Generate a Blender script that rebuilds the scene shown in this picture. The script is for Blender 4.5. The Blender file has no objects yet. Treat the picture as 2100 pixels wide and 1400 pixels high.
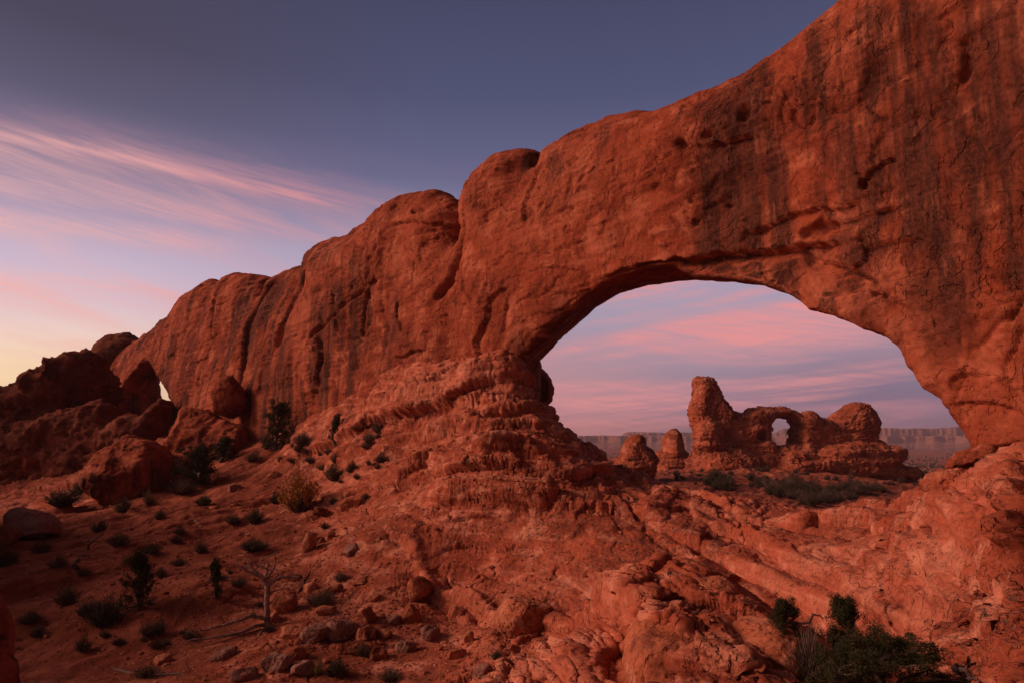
import bpy, math, random
import numpy as np
from math import radians, sin, cos, pi
SC = bpy.context.scene
COL = SC.collection
# ------------------------------------------------------------------ camera
PITCH = math.atan(190 / 1400.0); FPX = 1400.0
cam = bpy.data.cameras.new("camera"); cam.sensor_width = 36.0; cam.lens = 24.0
cam.clip_start = 0.1; cam.clip_end = 20000.0
camo = bpy.data.objects.new("camera", cam); COL.objects.link(camo)
camo.location = (0, 0, 0); camo.rotation_euler = (pi / 2 + PITCH, 0, 0)
SC.camera = camo
# ------------------------------------------------------------------ view and light
SC.view_settings.view_transform = 'Standard'; SC.view_settings.look = 'None'
SC.view_settings.exposure = 0.0; SC.view_settings.gamma = 1.0
SUN_AZ = radians(-92)      # measured from +Y (camera heading), negative = left
SUN_EL = radians(27)
sun = bpy.data.lights.new("dawn_glow", 'SUN'); sun.energy = 2.7; sun.angle = radians(20)
sun.color = (1.0, 0.56, 0.42)
suno = bpy.data.objects.new("dawn_glow", sun); COL.objects.link(suno)
from mathutils import Vector
sd = Vector((sin(SUN_AZ) * cos(SUN_EL), cos(SUN_AZ) * cos(SUN_EL), sin(SUN_EL)))
suno.rotation_euler = sd.to_track_quat('Z', 'Y').to_euler()

def lin(r, g, b):
    f = lambda c: (c / 255 / 12.92) if c / 255 <= .04045 else ((c / 255 + .055) / 1.055) ** 2.4
    return (f(r), f(g), f(b), 1.0)

class NT:
    """small helper that writes node trees"""
    def __init__(s, tree): s.t = tree; s.n = tree.nodes; s.l = tree.links
    def set(s, inp, v):
        if isinstance(v, bpy.types.NodeSocket): s.l.new(v, inp)
        elif v is not None: inp.default_value = v
    def math(s, op, a, b=None, c=None, clamp=False):
        n = s.n.new('ShaderNodeMath'); n.operation = op; n.use_clamp = clamp
        s.set(n.inputs[0], a); s.set(n.inputs[1], b)
        if c is not None: s.set(n.inputs[2], c)
        return n.outputs[0]
    def mix(s, f, a, b, mode='MIX'):
        n = s.n.new('ShaderNodeMix'); n.data_type = 'RGBA'; n.blend_type = mode
        s.set(n.inputs[0], f); s.set(n.inputs[6], a); s.set(n.inputs[7], b)
        return n.outputs[2]
    def ramp(s, f, stops, interp='LINEAR'):
        n = s.n.new('ShaderNodeValToRGB'); cr = n.color_ramp; cr.interpolation = interp
        while len(cr.elements) < len(stops): cr.elements.new(0.5)
        for e, (p, c) in zip(cr.elements, stops):
            e.position = p; e.color = c if len(c) == 4 else (*c, 1)
        s.set(n.inputs[0], f); return n.outputs[0]
    def rng(s, v, a, b, c=0.0, d=1.0, smooth=True):
        n = s.n.new('ShaderNodeMapRange'); n.interpolation_type = 'SMOOTHSTEP' if smooth else 'LINEAR'
        s.set(n.inputs[0], v); s.set(n.inputs[1], a); s.set(n.inputs[2], b)
        s.set(n.inputs[3], c); s.set(n.inputs[4], d); return n.outputs[0]
    def vec(s, x, y, z):
        n = s.n.new('ShaderNodeCombineXYZ'); s.set(n.inputs[0], x); s.set(n.inputs[1], y); s.set(n.inputs[2], z)
        return n.outputs[0]
    def mapping(s, v, sc=(1, 1, 1), rot=(0, 0, 0), loc=(0, 0, 0)):
        n = s.n.new('ShaderNodeMapping'); s.l.new(v, n.inputs[0])
        n.inputs['Scale'].default_value = sc; n.inputs['Rotation'].default_value = rot; n.inputs['Location'].default_value = loc
        return n.outputs[0]
    def noise(s, v, scale, det=4, rough=.55, dist=0.0):
        n = s.n.new('ShaderNodeTexNoise'); s.l.new(v, n.inputs['Vector'])
        n.inputs['Scale'].default_value = scale; n.inputs['Detail'].default_value = det
        n.inputs['Roughness'].default_value = rough; n.inputs['Distortion'].default_value = dist
        return n.outputs[0]

# ------------------------------------------------------------------ sky (depends on direction only)
W = bpy.data.worlds.new("World"); SC.world = W; W.use_nodes = True
W.node_tree.nodes.clear(); k = NT(W.node_tree)
tc = k.n.new('ShaderNodeTexCoord')
sp = k.n.new('ShaderNodeSeparateXYZ'); k.l.new(tc.outputs['Generated'], sp.inputs[0])
sx, sy, sz = sp.outputs
zc = k.math('MAXIMUM', sz, 0.0)
right = k.ramp(zc, [(0, lin(108, 96, 116)), (.03, lin(138, 116, 136)), (.09, lin(158, 136, 154)), (.16, lin(170, 152, 172)),
                    (.25, lin(168, 158, 184)), (.36, lin(102, 102, 136)), (.46, lin(80, 83, 116)), (.58, lin(66, 69, 97)), (.85, lin(34, 36, 54)), (1, lin(26, 27, 42))])
left = k.ramp(zc, [(0, lin(255, 236, 170)), (.035, lin(255, 228, 168)), (.08, lin(255, 222, 180)), (.12, lin(244, 213, 200)),
                   (.17, lin(220, 194, 208)), (.22, lin(200, 180, 202)), (.275, lin(168, 150, 176)), (.33, lin(128, 118, 146)), (.40, lin(92, 87, 112)), (.47, lin(76, 71, 92)), (.6, lin(66, 64, 88)), (.85, lin(34, 36, 54)), (1, lin(26, 27, 42))])
az = k.math('ARCTAN2', sx, sy)
lf = k.rng(az, -.05, -.62)
lf2 = k.math('MULTIPLY', lf, 1.0)
behind = k.rng(sy, .25, -.2)
basec0 = k.mix(k.math('MAXIMUM', lf2, k.math('MULTIPLY', k.math('MULTIPLY', behind, lf), .6)), right, left)
basec = k.mix(k.math('MULTIPLY', k.rng(az, .85, 1.5), .85), basec0, lin(30, 27, 38))
basec = k.mix(k.math('MULTIPLY', k.rng(az, -1.9, -2.6), .85), basec, lin(30, 27, 38))
basec = k.mix(k.math('MULTIPLY', k.math('MULTIPLY', k.rng(az, .25, .52), k.rng(zc, .17, .04)), .55), basec, lin(112, 98, 124))
# high cloud sheet, seen in perspective
den = k.math('ADD', zc, .05)
X = k.math('DIVIDE', sx, den); Y = k.math('DIVIDE', sy, den)
cl = k.vec(k.math('ADD', k.math('MULTIPLY', X, .55), k.math('MULTIPLY', Y, .08)), k.math('MULTIPLY', Y, .55), 0.0)
elv = k.vec(k.math('MULTIPLY', az, 1.2), k.math('ADD', k.math('MULTIPLY', zc, 13.0), k.math('MULTIPLY', az, -1.2)), 3.1)
n1 = k.noise(elv, 1.25, 6, .58, .5)
elv2 = k.vec(k.math('MULTIPLY', az, 2.4), k.math('ADD', k.math('MULTIPLY', zc, 16.0), k.math('MULTIPLY', az, 3.6)), 7.7)
n2 = k.noise(elv2, 1.2, 6, .6, .4)
fine = k.noise(k.vec(k.math('MULTIPLY', az, 2.0), k.math('ADD', k.math('MULTIPLY', zc, 40.0), k.math('MULTIPLY', az, 8.0)), 1.3), 1.1, 5, .6, .6)
pink_r = k.math('MULTIPLY', k.math('MULTIPLY', k.rng(n1, .42, .66), k.rng(zc, .31, .20)), .85)
pink_l = k.math('MULTIPLY', k.math('MULTIPLY', k.rng(n2, .36, .74), k.rng(zc, .40, .26)), .60)
wr = k.rng(az, -.10, .08)
cf = k.math('ADD', k.math('MULTIPLY', pink_r, wr), k.math('MULTIPLY', pink_l, k.math('SUBTRACT', 1.0, wr)))
fib = k.noise(k.vec(k.math('MULTIPLY', az, 5.0), k.math('ADD', k.math('MULTIPLY', zc, 95.0), k.math('MULTIPLY', az, 14.0)), 4.3), 1.3, 6, .62, .7)
cf = k.math('MULTIPLY', cf, k.math('MULTIPLY', k.rng(fine, .25, .58, .45, 1.08), k.rng(fib, .30, .66, .70, 1.15)))
cf = k.math('MULTIPLY', cf, k.rng(az, .62, .40, .35, 1.0))
# one long streak over the wall
def band(a0, e0, a1, e1, w, amt, warp):
    dx, dy = a1 - a0, e1 - e0; L = math.hypot(dx, dy); dx /= L; dy /= L
    ax = k.math('SUBTRACT', az, a0); ey = k.math('SUBTRACT', zc, e0)
    al = k.math('ADD', k.math('MULTIPLY', ax, dx), k.math('MULTIPLY', ey, dy))
    pe = k.math('ADD', k.math('MULTIPLY', ax, -dy), k.math('MULTIPLY', ey, dx))
    wn = k.noise(k.vec(k.math('MULTIPLY', az, 3.0), k.math('MULTIPLY', zc, 20.0), warp), 1.6, 5, .6)
    pe = k.math('ADD', pe, k.math('MULTIPLY', k.math('SUBTRACT', wn, .5), w * 2.2))
    bow = k.math('MULTIPLY', k.math('MULTIPLY', al, k.math('SUBTRACT', al, L)), .25)
    pe = k.math('ADD', pe, bow)
    g = k.math('EXPONENT', k.math('MULTIPLY', k.math('POWER', k.math('DIVIDE', pe, w), 2.0), -1.0))
    g = k.math('MULTIPLY', g, k.math('MULTIPLY', k.rng(al, -.05, .12), k.rng(al, L + .03, L - .12)))
    return k.math('MULTIPLY', g, amt)
st = [band(-.72, .336, -.225, .309, .0075, .36, 1.0), band(-.78, .328, -.19, .311, .022, .30, 2.0),
      band(-.75, .236, -.36, .246, .014, .40, 5.0), band(-.75, .165, -.40, .18, .013, .42, 6.0), band(-.75, .285, -.30, .262, .012, .22, 8.0)]
for q in st: cf = k.math('ADD', cf, k.math('MULTIPLY', q, k.rng(fib, .34, .62, .45, 1.15)))
cf = k.math('MINIMUM', cf, .95)
ccol = k.mix(k.rng(az, -.2, -.7), lin(230, 148, 148), lin(244, 182, 174))
ccol = k.mix(k.rng(zc, .30, .42), ccol, lin(190, 128, 152))
basec = k.mix(k.math('MULTIPLY', k.math('MULTIPLY', k.rng(az, .30, .05), k.rng(az, -.2, .0)), k.math('MULTIPLY', k.rng(zc, .16, .06), .35)), basec, lin(232, 158, 150))
skyc = k.mix(cf, basec, ccol)
# the dawn glow itself lies low on the left behind the camera
gd = k.n.new('ShaderNodeVectorMath'); gd.operation = 'DOT_PRODUCT'
k.l.new(tc.outputs['Generated'], gd.inputs[0]); gd.inputs[1].default_value = (sin(SUN_AZ) * .96, cos(SUN_AZ) * .96, .28)
gl = k.math('POWER', k.math('MAXIMUM', gd.outputs['Value'], 0.0), 5.0)
skyc = k.mix(k.math('MULTIPLY', gl, k.rng(az, -.9, -1.5)), skyc, (1.3, .70, .52, 1))
nish = k.n.new('ShaderNodeTexSky'); nish.sky_type = 'NISHITA'; nish.sun_disc = False
nish.sun_elevation = radians(1.0); nish.sun_rotation = SUN_AZ; nish.dust_density = 1.5
bg = k.n.new('ShaderNodeBackground'); k.l.new(skyc, bg.inputs[0]); bg.inputs[1].default_value = 1.0
bg2 = k.n.new('ShaderNodeBackground'); k.l.new(nish.outputs[0], bg2.inputs[0]); bg2.inputs[1].default_value = 0.004
ad = k.n.new('ShaderNodeAddShader'); k.l.new(bg.outputs[0], ad.inputs[0]); k.l.new(bg2.outputs[0], ad.inputs[1])
wo = k.n.new('ShaderNodeOutputWorld'); k.l.new(ad.outputs[0], wo.inputs[0])

# ------------------------------------------------------------------ numeric helpers
RS = np.random.RandomState(11); random.seed(5)
NTAB = RS.uniform(-1, 1, (64, 64, 64)).astype(np.float32)
NF = NTAB.ravel()
ROT = np.array([[.36, .48, -.8], [-.8, .6, 0], [.48, .64, .6]], dtype=np.float32)
def vnoise(p, seed=0):
    p = p.astype(np.float32) + np.float32(seed * 7.31 + 1000.0)
    i = np.floor(p).astype(np.int32); f = p - i; f = f * f * f * (f * (f * 6 - 15) + 10)
    i &= 63; j = (i + 1) & 63
    x0, y0, z0 = i[:, 0] << 12, i[:, 1] << 6, i[:, 2]; x1, y1, z1 = j[:, 0] << 12, j[:, 1] << 6, j[:, 2]
    fx, fy, fz = f[:, 0], f[:, 1], f[:, 2]
    def L(xa, ya):
        a = NF[xa + ya + z0]; return a + (NF[xa + ya + z1] - a) * fz
    a = L(x0, y0); a = a + (L(x0, y1) - a) * fy
    b = L(x1, y0); b = b + (L(x1, y1) - b) * fy
    return a + (b - a) * fx
def fbm(p, octv=4, gain=.5, seed=0, ridge=False):
    p = np.asarray(p, dtype=np.float32); s = 0; a = 1.0; t = 0
    for o in range(octv):
        n = vnoise(p, seed + o)
        if ridge: n = 1 - 2 * np.abs(n)
        s = s + a * n; t += a; a *= gain; p = (p @ ROT) * 2.03
    return s / t
def sstep(x, a, b):
    t = np.clip((x - a) / (b - a), 0, 1); return t * t * (3 - 2 * t)
def terr(n, steps, sharp=.12):
    """turn smooth noise into plateaus with sharp edges"""
    q = n * steps; f = np.floor(q); r = q - f
    return (f + sstep(r, .5 - sharp, .5 + sharp)) / steps
TH = np.array([0, math.cos(PITCH), math.sin(PITCH)]); UP = np.array([0, -math.sin(PITCH), math.cos(PITCH)])
def ray(u, v):
    a = (u - 1050) / FPX; b = (700 - v) / FPX
    return np.array([a, TH[1] + b * UP[1], TH[2] + b * UP[2]])
def at(u, v, y):
    """world point on the view ray through photo pixel (u, v) at ground distance y"""
    d = ray(u, v); return d * (y / d[1])
def project(P):
    d = P[:, 1] * TH[1] + P[:, 2] * TH[2]; b = P[:, 1] * UP[1] + P[:, 2] * UP[2]
    d = np.where(d < .1, .1, d)
    return 1050 + FPX * P[:, 0] / d, 700 - FPX * b / d, d
def poly_sd(poly, S, Z):
    """signed distance to a closed polygon, positive inside"""
    P = np.asarray(poly, dtype=np.float64); Q = np.roll(P, -1, 0)
    d2 = np.full(S.shape, 1e18); ins = np.zeros(S.shape, bool)
    for (x0, y0), (x1, y1) in zip(P, Q):
        ex, ey = x1 - x0, y1 - y0; L = ex * ex + ey * ey + 1e-12
        t = np.clip(((S - x0) * ex + (Z - y0) * ey) / L, 0, 1)
        d2 = np.minimum(d2, (S - x0 - t * ex) ** 2 + (Z - y0 - t * ey) ** 2)
        if y0 != y1:
            c = ((y0 > Z) != (y1 > Z)) & (S < (x1 - x0) * (Z - y0) / (y1 - y0) + x0); ins ^= c
    d = np.sqrt(d2); return np.where(ins, d, -d)
def line_d(pts, S, Z):
    """distance to an open polyline, and the side (+ left of travel), and how far along it (0..1)"""
    P = np.asarray(pts, float); best = np.full(S.shape, 1e9); side = np.zeros(S.shape); al = np.zeros(S.shape)
    n = len(P) - 1
    for i in range(n):
        (x0, y0), (x1, y1) = P[i], P[i + 1]
        ex, ey = x1 - x0, y1 - y0; L = ex * ex + ey * ey + 1e-12
        t = np.clip(((S - x0) * ex + (Z - y0) * ey) / L, 0, 1)
        d = np.hypot(S - x0 - t * ex, Z - y0 - t * ey); m = d < best
        best = np.where(m, d, best); side = np.where(m, np.sign(ex * (Z - y0) - ey * (S - x0)), side)
        al = np.where(m, (i + t) / n, al)
    return best, side, al
def smin(a, b, k):
    h = np.clip(.5 + .5 * (b - a) / k, 0, 1); return b + (a - b) * h - k * h * (1 - h)
def smax(a, b, k): return -smin(-a, -b, k)
def round_and(d1, r1, d2, r2):
    g = 1 - np.sqrt(np.maximum(1 - d1 / r1, 0) ** 2 + np.maximum(1 - d2 / r2, 0) ** 2)
    return g * min(r1, r2)
def surface_nets(F, axes):
    """F>0 inside; returns vertices in axis coordinates and quads"""
    I = F > 0; nx, ny, nz = F.shape
    cnt = np.zeros((nx - 1, ny - 1, nz - 1), np.int8)
    offs = [(a, b, c) for a in (0, 1) for b in (0, 1) for c in (0, 1)]
    for a, b, c in offs: cnt += I[a:nx - 1 + a, b:ny - 1 + b, c:nz - 1 + c]
    act = (cnt > 0) & (cnt < 8); ci, cj, ck = np.nonzero(act)
    idx = np.full(act.shape, -1, np.int32); idx[ci, cj, ck] = np.arange(len(ci), dtype=np.int32)
    val = {o: F[ci + o[0], cj + o[1], ck + o[2]] for o in offs}
    acc = np.zeros((len(ci), 3), np.float32); num = np.zeros(len(ci), np.float32)
    for o in offs:
        for ax in range(3):
            if o[ax]: continue
            q = list(o); q[ax] = 1; q = tuple(q)
            v0, v1 = val[o], val[q]; m = (v0 > 0) != (v1 > 0)
            t = np.where(m, v0 / np.where(m, v0 - v1, 1), 0).astype(np.float32)
            for e in range(3):
                acc[:, e] += np.where(m, t if e == ax else o[e], 0)
            num += m
    acc /= num[:, None]
    g = np.stack([ci, cj, ck], 1) + acc
    V = np.stack([np.interp(g[:, e], np.arange(len(axes[e])), axes[e]) for e in range(3)], 1)
    quads = []
    for ax in range(3):
        sl0 = [slice(None)] * 3; sl1 = [slice(None)] * 3; sl0[ax] = slice(0, -1); sl1[ax] = slice(1, None)
        A, B = I[tuple(sl0)], I[tuple(sl1)]; e1, e2 = [(1, 2), (2, 0), (0, 1)][ax]
        i, j, kk = np.nonzero(A != B); g = [i, j, kk]
        m = (g[e1] > 0) & (g[e2] > 0) & (g[e1] < F.shape[e1] - 1) & (g[e2] < F.shape[e2] - 1)
        g = [q[m] for q in g]; flip = A[tuple(g)]
        def c(d1, d2):
            h = [q.copy() for q in g]; h[e1] -= d1; h[e2] -= d2; return idx[tuple(h)]
        q = np.stack([c(1, 1), c(0, 1), c(0, 0), c(1, 0)], 1)
        q[~flip] = q[~flip][:, ::-1]; quads.append(q)
    return V, np.concatenate(quads)
def normals(V, Q):
    n = np.cross(V[Q[:, 2]] - V[Q[:, 0]], V[Q[:, 3]] - V[Q[:, 1]]) if Q.shape[1] == 4 else np.cross(V[Q[:, 1]] - V[Q[:, 0]], V[Q[:, 2]] - V[Q[:, 0]])
    N = np.zeros_like(V)
    for c in range(Q.shape[1]):
        for e in range(3): N[:, e] += np.bincount(Q[:, c], n[:, e], len(V))
    L = np.linalg.norm(N, axis=1); L[L == 0] = 1; return N / L[:, None]
def make_mesh(name, V, Q, mat, parent=None, smooth=True, attrs=None):
    me = bpy.data.meshes.new(name); V = np.ascontiguousarray(V, np.float32); Q = np.ascontiguousarray(Q, np.int32)
    me.vertices.add(len(V)); me.vertices.foreach_set('co', V.ravel())
    m, w = Q.shape; me.loops.add(m * w); me.loops.foreach_set('vertex_index', Q.ravel())
    me.polygons.add(m); me.polygons.foreach_set('loop_start', np.arange(0, m * w, w, dtype=np.int32))
    me.polygons.foreach_set('use_smooth', np.full(m, smooth, bool))
    me.update(calc_edges=True)
    for a, v in (attrs or {}).items():
        at_ = me.attributes.new(a, 'FLOAT', 'POINT'); at_.data.foreach_set('value', np.ascontiguousarray(v, np.float32))
    if mat: me.materials.append(mat)
    o = bpy.data.objects.new(name, me); COL.objects.link(o)
    if parent: o.parent = parent
    return o
def tag(o, label=None, cat=None, group=None, kind=None):
    if label: o['label'] = label
    if cat: o['category'] = cat
    if group: o['group'] = group
    if kind: o['kind'] = kind
    return o

# ------------------------------------------------------------------ materials
def rock_mat(name, deep=(.125, .024, .011), mid=(.275, .056, .024), pale=(.47, .145, .078), streak=.6, scale=1.0,
             bump=1.0, lichen=0.0, sand=False, bands=.35, dark=(.050, .018, .013), rough=.95):
    m = bpy.data.materials.new(name); m.use_nodes = True; m.node_tree.nodes.clear(); k = NT(m.node_tree)
    geo = k.n.new('ShaderNodeNewGeometry'); pos = geo.outputs['Position']
    nsp = k.n.new('ShaderNodeSeparateXYZ'); k.l.new(geo.outputs['Normal'], nsp.inputs[0])
    S = scale
    big = k.noise(pos, .11 * S, 5, .6, .4); med = k.noise(pos, .7 * S, 6, .65, .3); sm = k.noise(pos, 7 * S, 5, .7)
    c = k.ramp(big, [(.33, deep), (.50, mid), (.68, tuple(.5 * a + .5 * b for a, b in zip(mid, pale)))])
    c = k.mix(k.rng(med, .51, .64, 0, .8), c, (*pale, 1))
    c = k.mix(k.rng(med, .46, .33, 0, .75), c, tuple(x * .8 for x in deep) + (1,))
    # bedding colours
    bd = k.mapping(pos, (.12 * S, .12 * S, 2.2 * S), (radians(4), radians(-7), 0))
    bn = k.noise(bd, 1.0, 5, .7, .6)
    c = k.mix(k.rng(bn, .50, .68, 0, bands), c, (*pale, 1))
    c = k.mix(k.rng(bn, .46, .33, 0, bands), c, tuple(x * .62 for x in mid) + (1,))
    if streak:
        stv = k.mapping(pos, (.55 * S, .55 * S, .045 * S)); sn = k.noise(stv, 1.0, 6, .62, .25)
        stv2 = k.mapping(pos, (2.2 * S, 2.2 * S, .12 * S)); sn2 = k.noise(stv2, 1.0, 4, .6, .15)
        big2 = k.noise(pos, .07 * S, 3, .5)
        f = k.math('MULTIPLY', k.rng(sn, .46, .58), k.rng(big2, .42, .52, .0, 1))
        f = k.math('MULTIPLY', f, k.rng(sn2, .30, .60, .45, 1))
        steep = k.rng(k.math('ABSOLUTE', nsp.outputs[2]), .75, .45)
        c = k.mix(k.math('MULTIPLY', k.math('MULTIPLY', f, steep), streak), c, (*dark, 1))
        f2 = k.math('MULTIPLY', k.rng(sn2, .56, .70), k.rng(med, .35, .65))
        c = k.mix(k.math('MULTIPLY', k.math('MULTIPLY', f2, steep), .60), c, (*pale, 1))
    if lichen:
        v = k.n.new('ShaderNodeTexVoronoi'); k.l.new(pos, v.inputs['Vector']); v.inputs['Scale'].default_value = 11
        lm = k.math('MULTIPLY', k.rng(k.noise(pos, .30, 4, .6), .50, .60), k.rng(k.noise(pos, 9, 4, .75), .52, .60))
        up = k.rng(nsp.outputs[2], .35, .7)
        c = k.mix(k.math('MULTIPLY', k.math('MULTIPLY', lm, up), lichen), c, (.055, .04, .032, 1))
    c = k.mix(k.rng(sm, .35, .7, 0, .30), c, k.mix(.5, c, (*pale, 1)))
    c = k.mix(k.rng(sm, .50, .30, 0, .40), c, tuple(x * .5 for x in deep) + (1,))
    crack = None
    if sand:
        at_ = k.n.new('ShaderNodeAttribute'); at_.attribute_name = 'rock'
        sn = k.noise(pos, .5, 5, .6, .5); sf = k.noise(pos, 26, 4, .7)
        sc_ = k.mix(k.rng(sn, .4, .65), (.19, .044, .022, 1), (.32, .092, .050, 1))
        sc_ = k.mix(k.rng(sf, .5, .75, 0, .4), sc_, (.42, .19, .12, 1))
        sc_ = k.mix(k.rng(sf, .45, .25, 0, .5), sc_, (.11, .04, .025, 1))
        rk = k.rng(k.math('ADD', at_.outputs['Fac'], k.math('MULTIPLY', k.math('SUBTRACT', med, .5), 1.1)), .35, .55)
        c = k.mix(rk, sc_, c)
    # bump
    h1 = k.noise(pos, 1.7 * S, 8, .66, .25); h2 = k.noise(pos, 11 * S, 5, .72)
    ht = k.math('ADD', k.math('MULTIPLY', h1, .09 / S), k.math('MULTIPLY', h2, .018 / S))
    ht = k.math('ADD', ht, k.math('MULTIPLY', bn, .12 / S * (bands + .3)))
    fk = k.noise(k.mapping(pos, (.5 * S, .5 * S, .4 * S)), 1.0, 6, .55, .3)
    st_ = k.math('MULTIPLY', fk, 9.0); fr_ = k.math('FRACT', st_)
    stp = k.math('ADD', k.math('FLOOR', st_), k.rng(fr_, .42, .58))
    ht = k.math('ADD', ht, k.math('MULTIPLY', stp, .085 / S))
    fk2 = k.noise(k.mapping(pos, (1.6 * S, 1.6 * S, 1.2 * S), (.3, .2, .5)), 1.0, 6, .6, .3)
    st2 = k.math('MULTIPLY', fk2, 8.0); stp2 = k.math('ADD', k.math('FLOOR', st2), k.rng(k.math('FRACT', st2), .38, .62))
    pm = k.rng(k.noise(pos, .16 * S, 3, .5), .42, .60, .12, 1.15)
    ht = k.math('ADD', ht, k.math('MULTIPLY', k.math('MULTIPLY', stp2, pm), .03 / S))
    lam = k.noise(k.mapping(pos, (.5 * S, .5 * S, 9 * S), (radians(5), radians(-9), 0)), 1.0, 4, .65, .3)
    ht = k.math('ADD', ht, k.math('MULTIPLY', lam, .035 / S))
    for sc_i, wd, ms in ((.30, .0040, .52), (.85, .0045, .56)):
        cn = k.noise(k.mapping(pos, (sc_i * S, sc_i * S, sc_i * S * .55), (0, .2, .4)), 1.0, 5, .48, .0)
        ca = k.rng(k.math('ABSOLUTE', k.math('SUBTRACT', cn, .5)), wd, 0.0)
        cm = k.rng(k.noise(pos, .21 * S / .3 * sc_i, 2, .5), ms, ms + .08)
        ca = k.math('MULTIPLY', ca, cm)
        ht = k.math('SUBTRACT', ht, k.math('MULTIPLY', ca, .06 / S))
    bmp = k.n.new('ShaderNodeBump'); bmp.inputs['Strength'].default_value = 1.0; bmp.inputs['Distance'].default_value = 1.0 * bump
    ht = k.math('MULTIPLY', ht, k.rng(pm, .1, 1.0, .55, 1.1))
    k.l.new(ht, bmp.inputs['Height'])
    p = k.n.new('ShaderNodeBsdfPrincipled'); k.l.new(c, p.inputs['Base Color']); p.inputs['Roughness'].default_value = rough
    p.inputs['Specular IOR Level'].default_value = .12
    k.l.new(bmp.outputs[0], p.inputs['Normal'])
    o = k.n.new('ShaderNodeOutputMaterial'); k.l.new(p.outputs[0], o.inputs[0]); return m
def leaf_mat(name, a, b, sc=6, transl=.2):
    m = bpy.data.materials.new(name); m.use_nodes = True; m.node_tree.nodes.clear(); k = NT(m.node_tree)
    tc = k.n.new('ShaderNodeTexCoord'); oi = k.n.new('ShaderNodeObjectInfo')
    n = k.noise(tc.outputs['Object'], sc, 3, .6)
    c = k.mix(k.rng(n, .35, .65), (*a, 1), (*b, 1))
    c = k.mix(k.math('MULTIPLY', oi.outputs['Random'], .35), c, tuple(x * .55 for x in a) + (1,))
    p = k.n.new('ShaderNodeBsdfPrincipled'); k.l.new(c, p.inputs['Base Color']); p.inputs['Roughness'].default_value = .8
    p.inputs['Specular IOR Level'].default_value = .15
    o = k.n.new('ShaderNodeOutputMaterial'); k.l.new(p.outputs[0], o.inputs[0]); return m
M_WALL = rock_mat('wall_sandstone', streak=1.0, bands=.2, bump=.7)
M_GROUND = rock_mat('ledge_sandstone', streak=.2, bands=.5, sand=True, lichen=.9, bump=.8, scale=1.6,
                    deep=(.20, .038, .017), mid=(.37, .084, .040), pale=(.61, .25, .16))
M_LEDGE = rock_mat('bare_ledge_sandstone', streak=.2, bands=.5, lichen=.3, bump=.8, scale=1.6, deep=(.20, .040, .018), mid=(.37, .088, .042), pale=(.58, .23, .14))
M_BOULDER = rock_mat('boulder_sandstone', streak=.15, bands=.25, lichen=.3, scale=2.2, mid=(.40, .115, .055), pale=(.56, .235, .14), bump=.9)
M_GREYROCK = rock_mat('grey_pink_sandstone', streak=0, bands=.3, scale=2.5, deep=(.22, .10, .075), mid=(.27, .12, .085), pale=(.38, .21, .17), bump=.9)
M_CRAG = rock_mat('shaded_crag_sandstone', streak=.5, bands=.4, scale=.8, deep=(.10, .022, .012), mid=(.19, .046, .024), pale=(.29, .10, .062))  # darker copy of the sandstone, the crag's shade put into its colour
M_FAR = rock_mat('turret_sandstone', streak=.5, bands=.6, scale=.6, bump=1.0, mid=(.40, .10, .045), pale=(.54, .20, .12))
M_MESA = rock_mat('mesa_sandstone', streak=.3, bands=.8, scale=.02, bump=.6, mid=(.22, .085, .06), pale=(.32, .15, .11), deep=(.12, .05, .04))
M_JUN = leaf_mat('juniper_foliage', (.024, .028, .011), (.066, .062, .022), 5)
M_SAGE = leaf_mat('sage_foliage', (.080, .052, .032), (.165, .120, .072), 6)
M_TWIG = leaf_mat('grey_twigs', (.10, .065, .05), (.20, .14, .115), 4)
M_BARK = leaf_mat('juniper_bark', (.07, .045, .035), (.16, .11, .09), 9)
M_DEAD = leaf_mat('bleached_wood', (.15, .085, .065), (.36, .25, .21), 7)
M_GOLD = leaf_mat('autumn_leaves', (.40, .14, .02), (.58, .26, .035), 6)
M_YEL = leaf_mat('yellow_green_leaves', (.20, .15, .03), (.32, .22, .05), 6)

# ------------------------------------------------------------------ the great fin with its two openings
E = np.array([-1, 1]) / math.sqrt(2); NRM = np.array([1, 1]) / math.sqrt(2); O2 = np.array([28.0, 13.0])
def fin_sz(u, v, t=0.0):
    d = ray(u, v); # solve O + sE + tN = lambda d
    lam = (O2 @ NRM + t) / (d[0] * NRM[0] + d[1] * NRM[1])
    P = d * lam; s = (P[:2] - O2) @ E; return (s, P[2])
def fin_world(s, t, z):
    return np.stack([O2[0] + s * E[0] + t * NRM[0], O2[1] + s * E[1] + t * NRM[1], z], 1)
FT = 3.0
TOP = [(196, 800), (205, 760), (215, 730), (240, 705), (265, 690), (300, 662), (335, 635), (365, 605), (385, 585), (410, 572), (432, 586), (440, 568), (470, 558),
       (505, 556), (530, 563), (535, 594), (546, 556), (565, 542), (590, 538), (615, 543), (626, 578), (623, 522), (635, 500), (665, 484), (700, 474), (725, 462),
       (750, 440), (780, 412), (810, 395), (840, 388), (870, 387), (900, 397), (920, 410), (931, 426), (936, 490), (940, 420), (952, 385),
       (968, 355), (990, 330), (1015, 312), (1045, 302), (1075, 300), (1090, 308), (1098, 338), (1109, 302), (1130, 282), (1160, 262),
       (1200, 240), (1240, 218), (1270, 212), (1310, 207), (1350, 200), (1400, 182), (1450, 160), (1500, 132), (1550, 100), (1600, 65),
       (1650, 28), (1700, -5), (1760, -50), (1850, -100), (1950, -140), (2100, -180), (2350, -260)]
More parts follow.
